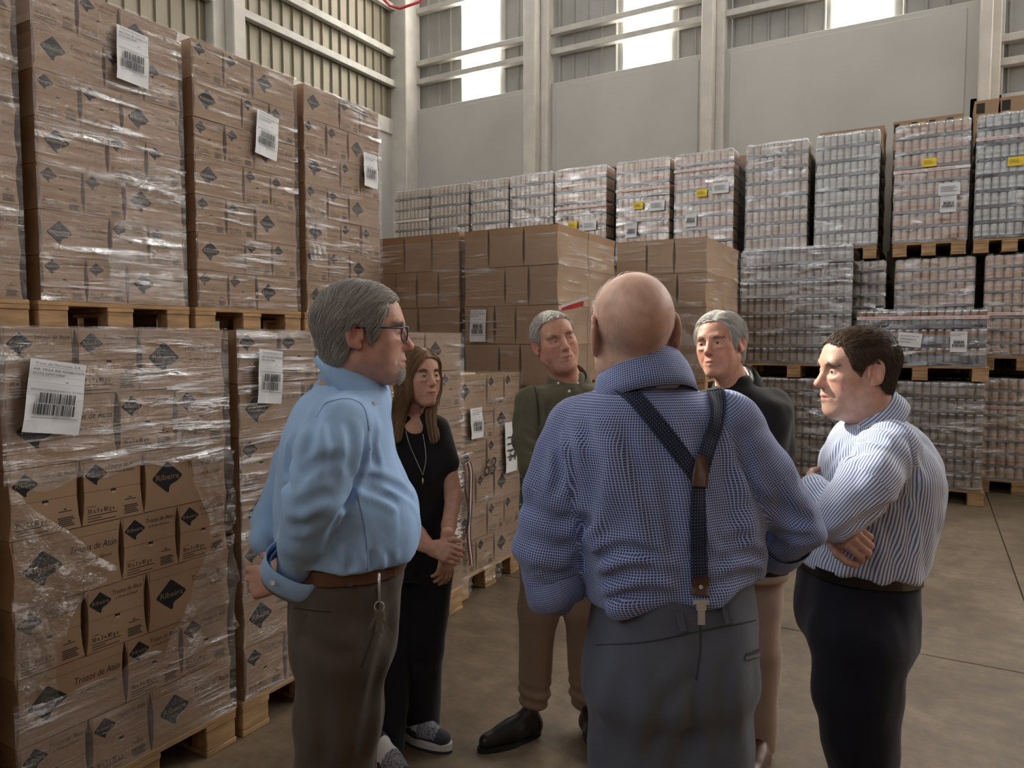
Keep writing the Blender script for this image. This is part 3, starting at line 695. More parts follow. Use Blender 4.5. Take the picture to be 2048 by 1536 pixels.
# cartons standing on the row behind, seen over the hoods
YR2 = 10.42
for k, (x, z) in enumerate([(-7.0, 4.22), (-5.85, 4.24), (-4.65, 4.24), (-3.75, 4.24), (-2.85, 4.16), (-1.35, 4.32), (-.50, 4.34), (.36, 4.46), (1.2, 4.4)]):
    o = empty('carton_load', (x, YR2, 2.74), 0, 'carton load on the back row peeping over the %s' % ['second corner hood', 'bright corner hood', 'taped peach hood', 'second taped hood', 'tan hood', 'white hood', 'peach hood with barcode', 'black and white hood', 'outer white hood'][k], 'carton load', 'cartons behind the top row')
    n = 4; hh = (z-2.74)/5
    for q in range(5):
        for i in range(3 if k % 2 else 4):
            nn = 3 if k % 2 else 4; link('carton', carton_mesh('tagged', round(.76/nn, 3), .55, round(hh, 3)), o, (i*.76/nn, 0, q*round(hh, 3)))
    pallet((x-.02, YR2, 2.596), 0, .8, .74, 'pallet of the back row carton load %s' % ['over the corner', 'by the bright hood', 'by the taped hood', 'by the second taped hood', 'by the tan hood', 'by the white hood', 'by the barcode hood', 'by the black hood', 'by the outer hood'][k], 'pallets of the row against the wall')
    lo = empty('carton_load', (x-.02, YR2, .0), 0, 'tall wrapped carton block standing against the back wall %s' % ['in the corner', 'near the corner', 'left of the middle', 'in the middle', 'right of the middle', 'left of the right column', 'at the right column', 'right of the right column', 'at the far right'][k], 'carton load', 'carton blocks against the wall')
    for q in range(8):
        for i in range(2): link('carton', carton_mesh('plain', .4, .72, .3245), lo, (i*.4, 0, q*.3245))
# the same under the left part of the top row (hidden by the plain cartons)
for k in range(8):
    x = xw(spans[k][0], 400, YR1); WW = xw(spans[k][1], 400, YR1)-x
    lo = empty('carton_load', (x, YR1, 0), 0, 'wrapped carton block carrying the top can load %s' % ['by the corner', 'second from the corner', 'third from the corner', 'fourth from the corner', 'with low slips', 'with two white slips', 'with tape near the top', 'behind the white-haired man'][k], 'carton load', 'carton blocks under the top row')
    for q in range(8):
        for i in range(2): link('carton', carton_mesh('plain', round(WW/2, 3), 0.9, .3155), lo, (i*WW/2, 0, q*.3155))

# unseen stacks added to shade the foreground: across, behind the camera, along the left
shade_rows = [(2.5, 3.4-1.0*i, -R90, 13) for i in range(7)]+[(-1.6+1.0*i, -4.2, math.pi, 13) for i in range(6)]+[(XBK, -.02-1.0*i, R90, 10) for i in range(5)]+[(XA, .10-1.0*i, R90, 5) for i in range(4)]
for k, (x, y, rz, nl) in enumerate(shade_rows):
    w_ = 0 if k < 7 else 1 if k < 13 else 2 if k < 18 else 3
    lo = empty('carton_load', (x, y, 0), rz, 'unseen plain carton stack, added for shade, in the '+['tall row across the aisle', 'tall row behind the photographer', 'row carrying on behind the tuna loads', 'low row carrying on beside the torn-film load'][w_], 'carton load', ['added shade stacks across the aisle', 'added shade stacks behind the camera', 'added shade stacks carrying on the upper row', 'added shade stacks carrying on the low row'][w_])
    for q in range(nl):
        for i in range(2): link('carton', carton_mesh('plain', .45, .9, .34), lo, (i*.455, 0, q*.34))
# ================================================================== implicit-surface modeller for people
A = lambda *v: np.array(v, np.float64)
def nrm(v): v = np.asarray(v, float); return v/(np.linalg.norm(v)+1e-12)
def catmull(P, n=8):
    """smooth resampling of station rows"""
    P = np.asarray(P, float); out = []
    for i in range(len(P)-1):
        p0, p1, p2, p3 = P[max(i-1, 0)], P[i], P[i+1], P[min(i+2, len(P)-1)]
        for t in np.arange(n)/n:
            out.append(.5*((2*p1)+(-p0+p2)*t+(2*p0-5*p1+4*p2-p3)*t*t+(-p0+3*p1-3*p2+p3)*t**3))
    out.append(P[-1])
    return np.array(out)
def bounds(*groups, m=.12):
    P = np.concatenate([np.asarray(g)[:, :3] for g in groups]); return P.min(0)-m, P.max(0)+m
class Fld:
    def __init__(s, lo, hi, h):
        s.lo = np.asarray(lo, float); s.h = h
        s.n = np.ceil((np.asarray(hi, float)-s.lo)/h).astype(int)+1
        s.F = np.full(s.n, 9., np.float32); s.tags = []
    def _sub(s, lo, hi):
        i0 = np.clip(np.floor((lo-s.lo)/s.h).astype(int), 0, s.n); i1 = np.clip(np.ceil((hi-s.lo)/s.h).astype(int)+1, 0, s.n)
        if np.any(i1 <= i0): return None
        sl = tuple(slice(a, b) for a, b in zip(i0, i1))
        g = [(s.lo[k]+s.h*np.arange(i0[k], i1[k])).astype(np.float32).reshape([-1 if q == k else 1 for q in range(3)]) for k in range(3)]
        return sl, g
    def _mix(s, sl, d, k, mode):
        c = s.F[sl]; d = np.broadcast_to(d, c.shape)
        if mode == 'add':
            if k <= 0: s.F[sl] = np.minimum(c, d); return
            t = np.clip(.5+.5*(d-c)/k, 0, 1); s.F[sl] = d*(1-t)+c*t-k*t*(1-t)
        else:
            d = -d
            if k <= 0: s.F[sl] = np.maximum(c, d); return
            t = np.clip(.5-.5*(d-c)/k, 0, 1); s.F[sl] = d*(1-t)+c*t+k*t*(1-t)
    def cone(s, a, b, ra, rb=None, k=.02, mode='add'):
        a = np.asarray(a, float); b = np.asarray(b, float); rb = ra if rb is None else rb
        m = max(ra, rb)+k+3*s.h
        q = s._sub(np.minimum(a, b)-m, np.maximum(a, b)+m)
        if q is None: return
        sl, g = q; ab = b-a; L2 = max(ab@ab, 1e-9)
        t = np.clip(((g[0]-a[0])*ab[0]+(g[1]-a[1])*ab[1]+(g[2]-a[2])*ab[2])/L2, 0, 1)
        d = np.sqrt((g[0]-a[0]-t*ab[0])**2+(g[1]-a[1]-t*ab[1])**2+(g[2]-a[2]-t*ab[2])**2)-(ra+(rb-ra)*t)
        s._mix(sl, d.astype(np.float32), k, mode)
    def chain(s, P, r, k=.02, mode='add'):
        for i in range(len(P)-1): s.cone(P[i], P[i+1], r[i], r[i+1], k, mode)
    def ell(s, c, r, Rm=None, k=.02, mode='add'):
        c = np.asarray(c, float); r = np.asarray(r, float); m = r.max()+k+3*s.h
        q = s._sub(c-m, c+m)
        if q is None: return
        sl, g = q; x, y, z = g[0]-c[0], g[1]-c[1], g[2]-c[2]
        if Rm is not None: x, y, z = (Rm[0, 0]*x+Rm[1, 0]*y+Rm[2, 0]*z, Rm[0, 1]*x+Rm[1, 1]*y+Rm[2, 1]*z, Rm[0, 2]*x+Rm[1, 2]*y+Rm[2, 2]*z)
        k0 = np.sqrt((x/r[0])**2+(y/r[1])**2+(z/r[2])**2); k1 = np.sqrt((x/r[0]**2)**2+(y/r[1]**2)**2+(z/r[2]**2)**2)
        d = k0*(k0-1)/(k1+1e-6)
        s._mix(sl, d.astype(np.float32), k, mode)
    def gen(s, st, lat, k=.02, p=2.3, rnd=.02):
        """stack of superellipse sections: rows (cx, cy, cz, half width, front depth, back depth); lat = sideways unit vector (xy)"""
        S = catmull(st, 8); S = S[np.argsort(S[:, 2])]; lat = nrm([lat[0], lat[1]]); fw = A(-lat[1], lat[0])
        m = S[:, 3:6].max()+k+.03
        q = s._sub(S[:, :3].min(0)-[m, m, k+.03], S[:, :3].max(0)+[m, m, k+.03])
        sl, g = q; zz = g[2].ravel()
        I = [np.interp(zz, S[:, 2], S[:, i]).astype(np.float32).reshape(1, 1, -1) for i in (0, 1, 3, 4, 5)]
        dx, dy = g[0]-I[0], g[1]-I[1]; u = dx*lat[0]+dy*lat[1]; v = dx*fw[0]+dy*fw[1]
        b = np.where(v > 0, I[3], I[4])
        rho = (np.abs(u/I[2])**p+np.abs(v/b)**p)**(1/p)
        d = (rho-1)*np.minimum(I[2], b)
        e = np.maximum(g[2]-S[-1, 2]+rnd, S[0, 2]-g[2]+rnd)   # rounded ends
        d2 = np.sqrt(np.maximum(d+rnd, 0)**2+np.maximum(e, 0)**2)+np.minimum(np.maximum(d+rnd, e), 0)-rnd
        s._mix(sl, d2.astype(np.float32), k, 'add')
    def cut(s, p, n, k=0.):
        """keep the side opposite to n"""
        n = nrm(n); g = s._sub(s.lo, s.lo+s.h*(s.n-1))[1]
        d = ((g[0]-p[0])*n[0]+(g[1]-p[1])*n[1]+(g[2]-p[2])*n[2]).astype(np.float32)
        if k <= 0: s.F = np.maximum(s.F, d)
        else:
            t = np.clip(.5-.5*(d-s.F)/k, 0, 1); s.F = (d*(1-t)+s.F*t+k*t*(1-t)).astype(np.float32)
    def noise(s, amp, sc, seed=0, Rm=None, band=.05, ridged=False, zr=None):
        idx = np.argwhere(np.abs(s.F) < band)
        if not len(idx): return
        P = s.lo+idx*s.h
        if Rm is not None: P = P@Rm
        v = vnoise(P*np.asarray(sc), seed)*2-1
        if ridged: v = 1-2*np.abs(v)
        v *= amp
        if zr is not None: v *= zr(s.lo+idx*s.h)
        s.F[tuple(idx.T)] += v.astype(np.float32)
    def wave(s, fn, band=.05):
        """add an arbitrary displacement fn(points) near the surface"""
        idx = np.argwhere(np.abs(s.F) < band)
        if len(idx): s.F[tuple(idx.T)] += fn(s.lo+idx*s.h).astype(np.float32)
    def crease(s, lines, w=.010, amp=.007):
        """pressed-in folds along photo pixel polylines lying on the visible surface"""
        todo = []
        for ln in lines:
            H = [s.hit(*p) for p in catmull(ln, 5)]; H = [h for h in H if h is not None]
            if len(H) > 2: todo.append(np.array(H))
        for H in todo:
            lo, hi = H.min(0)-5*w, H.max(0)+5*w
            idx = np.argwhere(np.abs(s.F) < .04); P = s.lo+idx*s.h; m = np.all((P > lo) & (P < hi), 1); idx, P = idx[m], P[m]
            if not len(P): continue
            best = np.full(len(P), 9.); tt = np.zeros(len(P))
            for i in range(len(H)-1):
                a, b = H[i], H[i+1]; ab = b-a; t = np.clip(((P-a)@ab)/(ab@ab+1e-12), 0, 1); d = np.linalg.norm(P-a-t[:, None]*ab, axis=1)
                k = d < best; best[k] = d[k]; tt[k] = (i+t[k])/(len(H)-1)
            fade = np.clip(np.minimum(tt, 1-tt)*5, .0, 1)
            s.F[tuple(idx.T)] += (fade*amp*(np.exp(-(best/w)**2)-.55*np.exp(-((best-2.0*w)/w)**2))).astype(np.float32)
    def val(s, P):
        q = (np.atleast_2d(P)-s.lo)/s.h; q = np.clip(q, 0, s.n-1.001); i = q.astype(int); f = q-i; o = 0
        for a in (0, 1):
            for b in (0, 1):
                for c in (0, 1):
                    w = (f[:, 0] if a else 1-f[:, 0])*(f[:, 1] if b else 1-f[:, 1])*(f[:, 2] if c else 1-f[:, 2])
                    o = o+w*s.F[i[:, 0]+a, i[:, 1]+b, i[:, 2]+c]
        return o
    def grad(s, P):
        P = np.atleast_2d(P); e = s.h*1.2; G = np.stack([s.val(P+np.eye(3)[k]*e)-s.val(P-np.eye(3)[k]*e) for k in range(3)], 1)
        return G/(np.linalg.norm(G, axis=1, keepdims=True)+1e-9)
    def shoot(s, o, d, t0, t1, n=400):
        """first point along the ray that lies inside"""
        d = nrm(d); t = np.linspace(t0, t1, n); P = o+t[:, None]*d; v = s.val(P)
        k = np.argmax(v < 0)
        if v[k] >= 0: return None
        if k == 0: return P[0]
        a = v[k-1]/(v[k-1]-v[k]+1e-9); return P[k-1]+(P[k]-P[k-1])*min(1, a)
    def hit(s, px, py):
        d = FW+RT*(px-1024)/FPX-UP*(py-768)/FPX
        return s.shoot(CP, d, .8, 4.2, 1400)
    def nets(s):
        F = s.F; S = F < 0; n = np.array(F.shape)
        c = np.zeros(n-1, np.int8)
        for a in (0, 1):
            for b in (0, 1):
                for e in (0, 1): c += S[a:n[0]-1+a, b:n[1]-1+b, e:n[2]-1+e]
        idx = np.argwhere((c > 0) & (c < 8)); vid = np.full(n-1, -1, np.int64); vid[tuple(idx.T)] = np.arange(len(idx))
        cor = [(a, b, e) for a in (0, 1) for b in (0, 1) for e in (0, 1)]
        val = np.stack([F[idx[:, 0]+a, idx[:, 1]+b, idx[:, 2]+e] for a, b, e in cor], 1)
        acc = np.zeros((len(idx), 3)); cnt = np.zeros(len(idx))
        for i, ca in enumerate(cor):
            for j, cb in enumerate(cor):
                if j <= i or sum(abs(np.subtract(ca, cb))) != 1: continue
                va, vb = val[:, i], val[:, j]; m = (va < 0) != (vb < 0)
                t = np.where(m, va/(va-vb+1e-12), 0)[:, None]
                acc += np.where(m[:, None], np.array(ca)+t*np.subtract(cb, ca), 0); cnt += m
        V = s.lo+s.h*(idx+acc/np.maximum(cnt, 1)[:, None]); Q = []
        for ax in range(3):
            b, e = [(1, 2), (2, 0), (0, 1)][ax]
            sa = [slice(None)]*3; sb = [slice(None)]*3; sa[ax] = slice(0, -1); sb[ax] = slice(1, None)
            A_, B_ = S[tuple(sa)], S[tuple(sb)]
            for flip, m in ((False, A_ & ~B_), (True, ~A_ & B_)):
                q = np.argwhere(m); q = q[(q[:, b] > 0) & (q[:, e] > 0) & (q[:, b] < n[b]-1) & (q[:, e] < n[e]-1)]
                if not len(q): continue
                def g(db, de):
                    r = q.copy(); r[:, b] -= db; r[:, e] -= de; return vid[tuple(r.T)]
                f = np.stack([g(1, 1), g(0, 1), g(0, 0), g(1, 0)], 1)
                Q.append(f[:, ::-1] if flip else f)
        return V, (np.concatenate(Q) if Q else np.zeros((0, 4), int))
_LAT = {}
def vnoise(P, seed=0):
    """smooth 3-D value noise 0..1"""
    if seed not in _LAT: _LAT[seed] = np.random.RandomState(1000+seed).rand(32, 32, 32).astype(np.float32)
    T = _LAT[seed]; i = np.floor(P).astype(int); f = P-i; f = f*f*(3-2*f); o = 0
    for a in (0, 1):
        for b in (0, 1):
            for c in (0, 1):
                w = (f[:, 0] if a else 1-f[:, 0])*(f[:, 1] if b else 1-f[:, 1])*(f[:, 2] if c else 1-f[:, 2])
                o = o+w*T[(i[:, 0]+a) % 32, (i[:, 1]+b) % 32, (i[:, 2]+c) % 32]
    return o
def relax(V, Q, it=1, lam=.5):
    """light smoothing of a quad mesh"""
    E = np.concatenate([Q[:, [0, 1]], Q[:, [1, 2]], Q[:, [2, 3]], Q[:, [3, 0]]])
    cnt = np.bincount(E.ravel(), minlength=len(V)).astype(float)
    for _ in range(it):
        acc = np.zeros_like(V)
        for k in range(3):
            acc[:, k] = np.bincount(E[:, 0], V[E[:, 1], k], len(V))+np.bincount(E[:, 1], V[E[:, 0], k], len(V))
        V = V+(acc/np.maximum(cnt, 1)[:, None]-V)*lam
    return V
def np_mesh(name, V, Q, mats, origin=(0, 0, 0), mi=None, uv=None, col=None, smooth=True):
    """fast mesh from arrays; Q quads or a list of polygons"""
    me = bpy.data.meshes.new(name); V = np.asarray(V, float)-np.asarray(origin); nf = len(Q)
    Q = np.asarray(Q); k = Q.shape[1]
    me.vertices.add(len(V)); me.vertices.foreach_set('co', V.astype(np.float32).ravel())
    me.loops.add(nf*k); me.loops.foreach_set('vertex_index', Q.astype(np.int32).ravel())
    me.polygons.add(nf); me.polygons.foreach_set('loop_start', np.arange(nf, dtype=np.int32)*k)
    for m in (mats if isinstance(mats, (list, tuple)) else [mats]): me.materials.append(m)
    me.polygons.foreach_set('use_smooth', np.full(nf, smooth, bool))
    if mi is not None: me.polygons.foreach_set('material_index', np.asarray(mi, np.int32))
    if uv is not None:
        l = me.uv_layers.new(name='cloth'); l.data.foreach_set('uv', np.asarray(uv, np.float32).ravel())
    if col is not None:
        a = me.color_attributes.new('tint', 'FLOAT_COLOR', 'POINT'); a.data.foreach_set('color', np.concatenate([np.asarray(col), np.ones((len(V), 1))], 1).astype(np.float32).ravel())
    me.update(); me.validate()
    return me
def cloth_uv(V, Q, regions):
    """fabric coordinates in metres per face corner. regions: dicts, type torso (c, lat, R, dist fn) or arm (polyline P, radii)"""
    C = V[Q].mean(1); best = np.full(len(Q), 1e9); pick = np.zeros(len(Q), int); segs = []
    for r in regions:
        if r['t'] == 'torso':
            S = r['st']; lat = nrm([r['lat'][0], r['lat'][1]]); fw = A(-lat[1], lat[0])
            ce = np.stack([np.interp(C[:, 2], S[:, 2], S[:, i]) for i in (0, 1, 3, 4, 5)], 1)
            u = (C[:, 0]-ce[:, 0])*lat[0]+(C[:, 1]-ce[:, 1])*lat[1]; v = (C[:, 0]-ce[:, 0])*fw[0]+(C[:, 1]-ce[:, 1])*fw[1]
            b = np.where(v > 0, ce[:, 3], ce[:, 4]); d = (np.sqrt((u/ce[:, 2])**2+(v/b)**2)-1)*np.minimum(ce[:, 2], b)-r.get('bias', 0)
            segs.append(r); m = d < best; best[m] = d[m]; pick[m] = len(segs)-1
        else:
            acc = 0
            for i in range(len(r['P'])-1):
                a, b = np.asarray(r['P'][i]), np.asarray(r['P'][i+1]); ab = b-a; t = np.clip(((C-a)@ab)/(ab@ab), 0, 1)
                d = np.linalg.norm(C-a-t[:, None]*ab, axis=1)-(r['r'][i]+(r['r'][i+1]-r['r'][i])*t)
                segs.append(dict(t='seg', a=a, d=ab/np.linalg.norm(ab), acc=acc, R=(r['r'][i]+r['r'][i+1])/2, ref=r['ref'])); acc += np.linalg.norm(ab)
                m = d < best; best[m] = d[m]; pick[m] = len(segs)-1
    uv = np.zeros((len(Q), Q.shape[1], 2)); P = V[Q]
    for k, sg in enumerate(segs):
        m = pick == k
        if not m.any(): continue
        X = P[m]
        if sg['t'] == 'torso':
            S = sg['st']; lat = nrm([sg['lat'][0], sg['lat'][1]]); fw = A(-lat[1], lat[0])*sg.get('front', 1)
            cx = np.interp(X[..., 2], S[:, 2], S[:, 0]); cy = np.interp(X[..., 2], S[:, 2], S[:, 1])
            u = (X[..., 0]-cx)*lat[0]+(X[..., 1]-cy)*lat[1]; v = (X[..., 0]-cx)*fw[0]+(X[..., 1]-cy)*fw[1]
            la_, fd, bd = (np.interp(X[..., 2], S[:, 2], S[:, i]) for i in (3, 4, 5))
            if sg.get('front', 1) < 0: fd, bd = bd, fd
            th = np.arctan2(u/la_, v/np.where(v > 0, fd, bd))
            th0 = th[:, :1]; th = th0+(th-th0+np.pi) % (2*np.pi)-np.pi
            am, bm = S[:, 3].mean(), (S[:, 4].mean()+S[:, 5].mean())/2; g_ = np.linspace(-2*np.pi, 2*np.pi, 400); ds = np.sqrt((am*np.cos(g_))**2+(bm*np.sin(g_))**2)
            arc = np.concatenate([[0], np.cumsum((ds[1:]+ds[:-1])/2*np.diff(g_))])
            rho_ = np.sqrt((u/la_)**2+(v/np.where(v > 0, fd, bd))**2)
            uv[m, :, 0] = np.interp(th, g_, arc); uv[m, :, 1] = X[..., 2]
        else:
            d = sg['d']; e1 = nrm(np.cross(d, sg['ref'])); e2 = np.cross(d, e1); Y = X-sg['a']
            th = np.arctan2(Y@e1, Y@e2); th0 = th[:, :1]; th = th0+(th-th0+np.pi) % (2*np.pi)-np.pi
            uv[m, :, 0] = th*sg['R']; uv[m, :, 1] = Y@d+sg['acc']
    return uv.reshape(-1, 2)
def ring_band(fld, c, lat, z_lo, z_hi, off, thick, name, mat_, parent, origin, n=72, rmax=.34, th0=0., th1=2*math.pi):
    """strap lying round a body at height c.z: z_lo/z_hi are functions of angle giving heights"""
    lat = nrm([lat[0], lat[1], 0]); fw = A(-lat[1], lat[0], 0); mb = MB(); rows = []
    closed = abs(th1-th0-2*math.pi) < 1e-6; T = np.linspace(th0, th1, n+1)[:-1] if closed else np.linspace(th0, th1, n)
    for th in T:
        d = math.cos(th)*fw+math.sin(th)*lat; zs = [z_lo(th), (z_lo(th)+z_hi(th))/2, z_hi(th)]; rr = []
        for z in zs:
            o = A(c[0], c[1], z)+d*rmax; h = fld.shoot(o, -d, 0, rmax, 260); rr.append(0 if h is None or np.linalg.norm(h-o) < .002 else np.linalg.norm((h-A(c[0], c[1], z))[:2]))
        r = max(rr)+off
        rows.append([A(c[0], c[1], zs[0])+d*r, A(c[0], c[1], zs[2])+d*r, A(c[0], c[1], zs[2])+d*(r+thick), A(c[0], c[1], zs[0])+d*(r+thick)])
    V = [p-np.asarray(origin) for q in rows for p in q]; m = len(rows); F = []
    for i in range(m if closed else m-1):
        j = (i+1) % m
        for a in range(4): F.append((i*4+a, j*4+a, j*4+(a+1) % 4, i*4+(a+1) % 4))
    mb.add(V, F); return mb.obj(name, [mat_], parent, False)
def surf_strip(fld, pix, wid, off, thick, name, mat_, parent, origin, uvs=False, n=10):
    """strip of cloth lying on a surface along photo pixels pix [(x, y)]; wid metres"""
    pts = catmull(pix, n); H = [fld.hit(*p) for p in pts]; H = [h for h in H if h is not None]
    H = np.array(H)
    for _ in range(6): H[1:-1] = (H[:-2]+2*H[1:-1]+H[2:])/4
    Nn = fld.grad(H)
    for _ in range(4): Nn[1:-1] = (Nn[:-2]+2*Nn[1:-1]+Nn[2:])/4
    T = np.gradient(H, axis=0); T /= np.linalg.norm(T, axis=1, keepdims=True)+1e-9; Sd = np.cross(Nn, T); Sd /= np.linalg.norm(Sd, axis=1, keepdims=True)+1e-9
    V = []; F = []; K = 5; acc = 0; uv = []
    for i in range(len(H)):
        if i: acc += np.linalg.norm(H[i]-H[i-1])
        for j in range(K):
            s_ = (j/(K-1)-.5)*(wid(i/(len(H)-1)) if callable(wid) else wid); p = H[i]+Sd[i]*s_
            dd = fld.val(p)[0]; dd = min(max(dd, -.02), .02)
            V.append(p+Nn[i]*(off-dd)); uv.append((s_, acc))
    n0 = len(V)
    V += [V[i*K+j]+Nn[i]*thick for i in range(len(H)) for j in range(K)]; uv += uv
    m = len(H)
    for i in range(m-1):
        for j in range(K-1):
            a = i*K+j; F += [(a, a+1, a+K+1, a+K), (n0+a, n0+a+K, n0+a+K+1, n0+a+1)]
        for j in (0, K-1): a = i*K+j; F.append((a, a+K, n0+a+K, n0+a))
    for i in (0, m-1):
        for j in range(K-1): a = i*K+j; F.append((a, a+1, n0+a+1, n0+a))
    me = np_mesh(name, np.array(V), np.array(F), [mat_], origin, uv=np.array(uv)[np.array(F).ravel()])
    return link(name, me, parent)
# ------------------------------------------------------------------ heads, hands, hair
def frame(fwd, up):
    """3x3 with columns right-hand side x, forward y, up z"""
    f = nrm(fwd); u = np.asarray(up, float); u = nrm(u-f*(u@f)); r = np.cross(f, u)
    return np.stack([r, f, u], 1)
def facing(yaw, pitch=0., roll=0.):
    """direction seen from the camera: yaw 0 faces away, +90 faces picture right, 180 faces the camera; pitch up +; roll tilts crown to picture... about the face axis"""
    h = nrm([FW[0], FW[1], 0]); a = R(yaw); f = math.cos(a)*h+math.sin(a)*RT
    f = math.cos(R(pitch))*f+A(0, 0, math.sin(R(pitch)))
    Fm = frame(f, (0, 0, 1)); c, s = math.cos(R(roll)), math.sin(R(roll))
    return np.stack([c*Fm[:, 0]+s*Fm[:, 2], Fm[:, 1], -s*Fm[:, 0]+c*Fm[:, 2]], 1)
class Head:
    def __init__(s, c, Rm, sc=1., wide=1., jaw=1., neck_to=None, neck_r=.056, h=.0028, female=False, nose=1., detail=True, chin=1., ear=1., fat=0., neck_y=-.022):
        s.c, s.R, s.s = np.asarray(c, float), Rm, sc; s.wide = wide
        W = lambda x, y, z: s.c+Rm@(A(x*wide, y, z)*sc)
        s.W = W; ext = .2*sc
        lo = s.c-ext; hi = s.c+ext
        if neck_to is not None: lo = np.minimum(lo, np.asarray(neck_to)-.075); hi = np.maximum(hi, np.asarray(neck_to)+.075)
        F = s.fld = Fld(lo, hi, h)
        E = lambda c_, r, k, mode='add', rot=None: F.ell(W(*c_), A(r[0]*wide, r[1], r[2])*sc, Rm if rot is None else Rm@rot, k*sc, mode)
        Cn = lambda a, b, ra, rb, k, mode='add': F.cone(W(*a), W(*b), ra*sc, rb*sc, k*sc, mode)
        j = jaw
        E((0, -.018, .034), (.0765, .097, .086), 0)
        E((0, .036, .045), (.064, .054, .054), .03)
        E((0, .032, -.030), (.060*j+fat*.5, .062, .082), .035)
        for sx in (-1, 1):
            Cn((sx*(.049*j+fat), .0, -.055), (sx*.020*j, .066, -.100), .021+fat, .018, .03)
            E((sx*.044, .056, -.014), (.022, .022, .020), .028)
            E((sx*.040, .052, -.050), (.020+fat, .020, .024), .03)
        E((0, .078, -.100*chin), (.021*j, .018, .017), .022)
        if fat: E((0, .03, -.105), (.045, .05, .028), .03)
        Cn((-.036, .080, .030), (.036, .080, .030), .0105 if not female else .004, .0105 if not female else .004, .022)
        E((0, .074, -.060), (.030, .026, .030), .022)
        if detail:
            for sx in (-1, 1): E((sx*.0325, .098, .007), (.020, .016, .0125), .014, 'sub')
            n_ = nose
            Cn((0, .086, .016), (0, .108*n_ if n_ > 1 else .108, -.022), .0085, .0105, .012)
            E((0, .110+.006*(n_-1), -.027), (.0135*n_, .0125*n_, .0105), .009)
            for sx in (-1, 1):
                E((sx*.0135*n_, .100, -.031), (.0085, .010, .0085), .006)
                E((sx*.0075*n_, .108, -.0385), (.004, .006, .004), .003, 'sub')
                # lids
                E((sx*.0325, .0755, .006), (.0165, .0150, .0140), .004)
                E((sx*.0325, .0935, .0045), (.0140, .0110, 0.0048 if not female else .0062), .002, 'sub')
                E((sx*.0325, .083, -.012), (.015, .008, .004), .01)
            # lips
            lw = .023
            for a, b in (((-lw, .087, -.0650), (-.006, .0985, -.0595)), ((-.006, .0985, -.0595), (.006, .0985, -.0595)), ((.006, .0985, -.0595), (lw, .087, -.0650))): Cn(a, b, .0045, .0050, .006)
            for a, b in (((-lw, .0865, -.0675), (0, .097, -.0735)), ((0, .097, -.0735), (lw, .0865, -.0675))): Cn(a, b, .0045, .0065, .006)
            Cn((-lw-.004, .094, -.0662), (0, .1065, -.0662), .0022, .0022, .004, 'sub'); Cn((0, .1065, -.0662), (lw+.004, .094, -.0662), .0022, .0022, .004, 'sub')
            for sx in (-1, 1): Cn((sx*.020, .104, -.030), (sx*.036, .088, -.062), .003, .0025, .012, 'sub')
        for sx in (-1, 1):
            a = sx*.35; rot = np.array([[math.cos(a), -math.sin(a), 0], [math.sin(a), math.cos(a), 0], [0, 0, 1]]); t = R(-12); rx = np.array([[1, 0, 0], [0, math.cos(t), -math.sin(t)], [0, math.sin(t), math.cos(t)]])
            E((sx*.079, -.013, -.003), (.0075*ear, .0200*ear, .0325*ear), .006, 'add', rot@rx)
            E((sx*.0885, -.010, .002), (.0100, .0135*ear, .0220*ear), .003, 'sub', rot@rx)
            hx = [(sx*(.0765+.0085*min(1, max(0, .45-.55*math.cos(t)))), -.013+.0185*ear*math.cos(t)-.004*math.sin(t), .001+.0315*ear*math.sin(t)) for t in np.linspace(.15, 4.3, 12)]
            for q0, q1 in zip(hx[:-1], hx[1:]): Cn(q0, q1, .0046, .0046, .002)
            E((sx*.080, -.005, -.029*ear), (.005, .008, .009), .005)
            E((sx*.078, .005, -.008), (.005, .005, .009), .004)
        if neck_to is not None:
            F.cone(W(0, neck_y, -.062), neck_to, neck_r*.97, neck_r*1.04, .03)
            if not female: F.cone(W(0, .035, -.085), np.asarray(neck_to)+Rm[:, 1]*.03, .022, .02, .04)
    def loc(s, V): q = (V-s.c)@s.R/s.s; q[:, 0] /= s.wide; return q
    def mesh(s, base, stubble=None, lips=(.50, .20, .17), ruddy=.10):
        V, Q = s.fld.nets(); V = relax(V, Q, 1, .35); q = s.loc(V); col = np.tile(np.asarray(base, float), (len(V), 1))
        g = lambda c, r: np.exp(-(((q-np.asarray(c))/np.asarray(r))**2).sum(1))[:, None]
        ml = np.clip(g((0, .1, -.0665), (.020, .03, .0075))*1.3, 0, 1); col = col*(1-ml)+np.asarray(lips)*ml
        for sx in (-1, 1):
            rd = g((sx*.045, .06, -.025), (.025, .04, .025)); col *= 1+rd*A(.04, -ruddy, -ruddy)
            e = g((sx*.085, -.01, 0), (.02, .03, .04)); col *= 1+e*A(.05, -.12, -.12)
        col *= 1+g((0, .115, -.028), (.018, .03, .014))*A(.04, -.12, -.12)
        if stubble is not None:
            m = np.clip((g((0, .075, -.09), (.05, .05, .030))+g((0, .1, -.052), (.028, .03, .010))), 0, 1)*.55*(1-ml); col = col*(1-m)+np.asarray(stubble)*m
        return V, Q, col
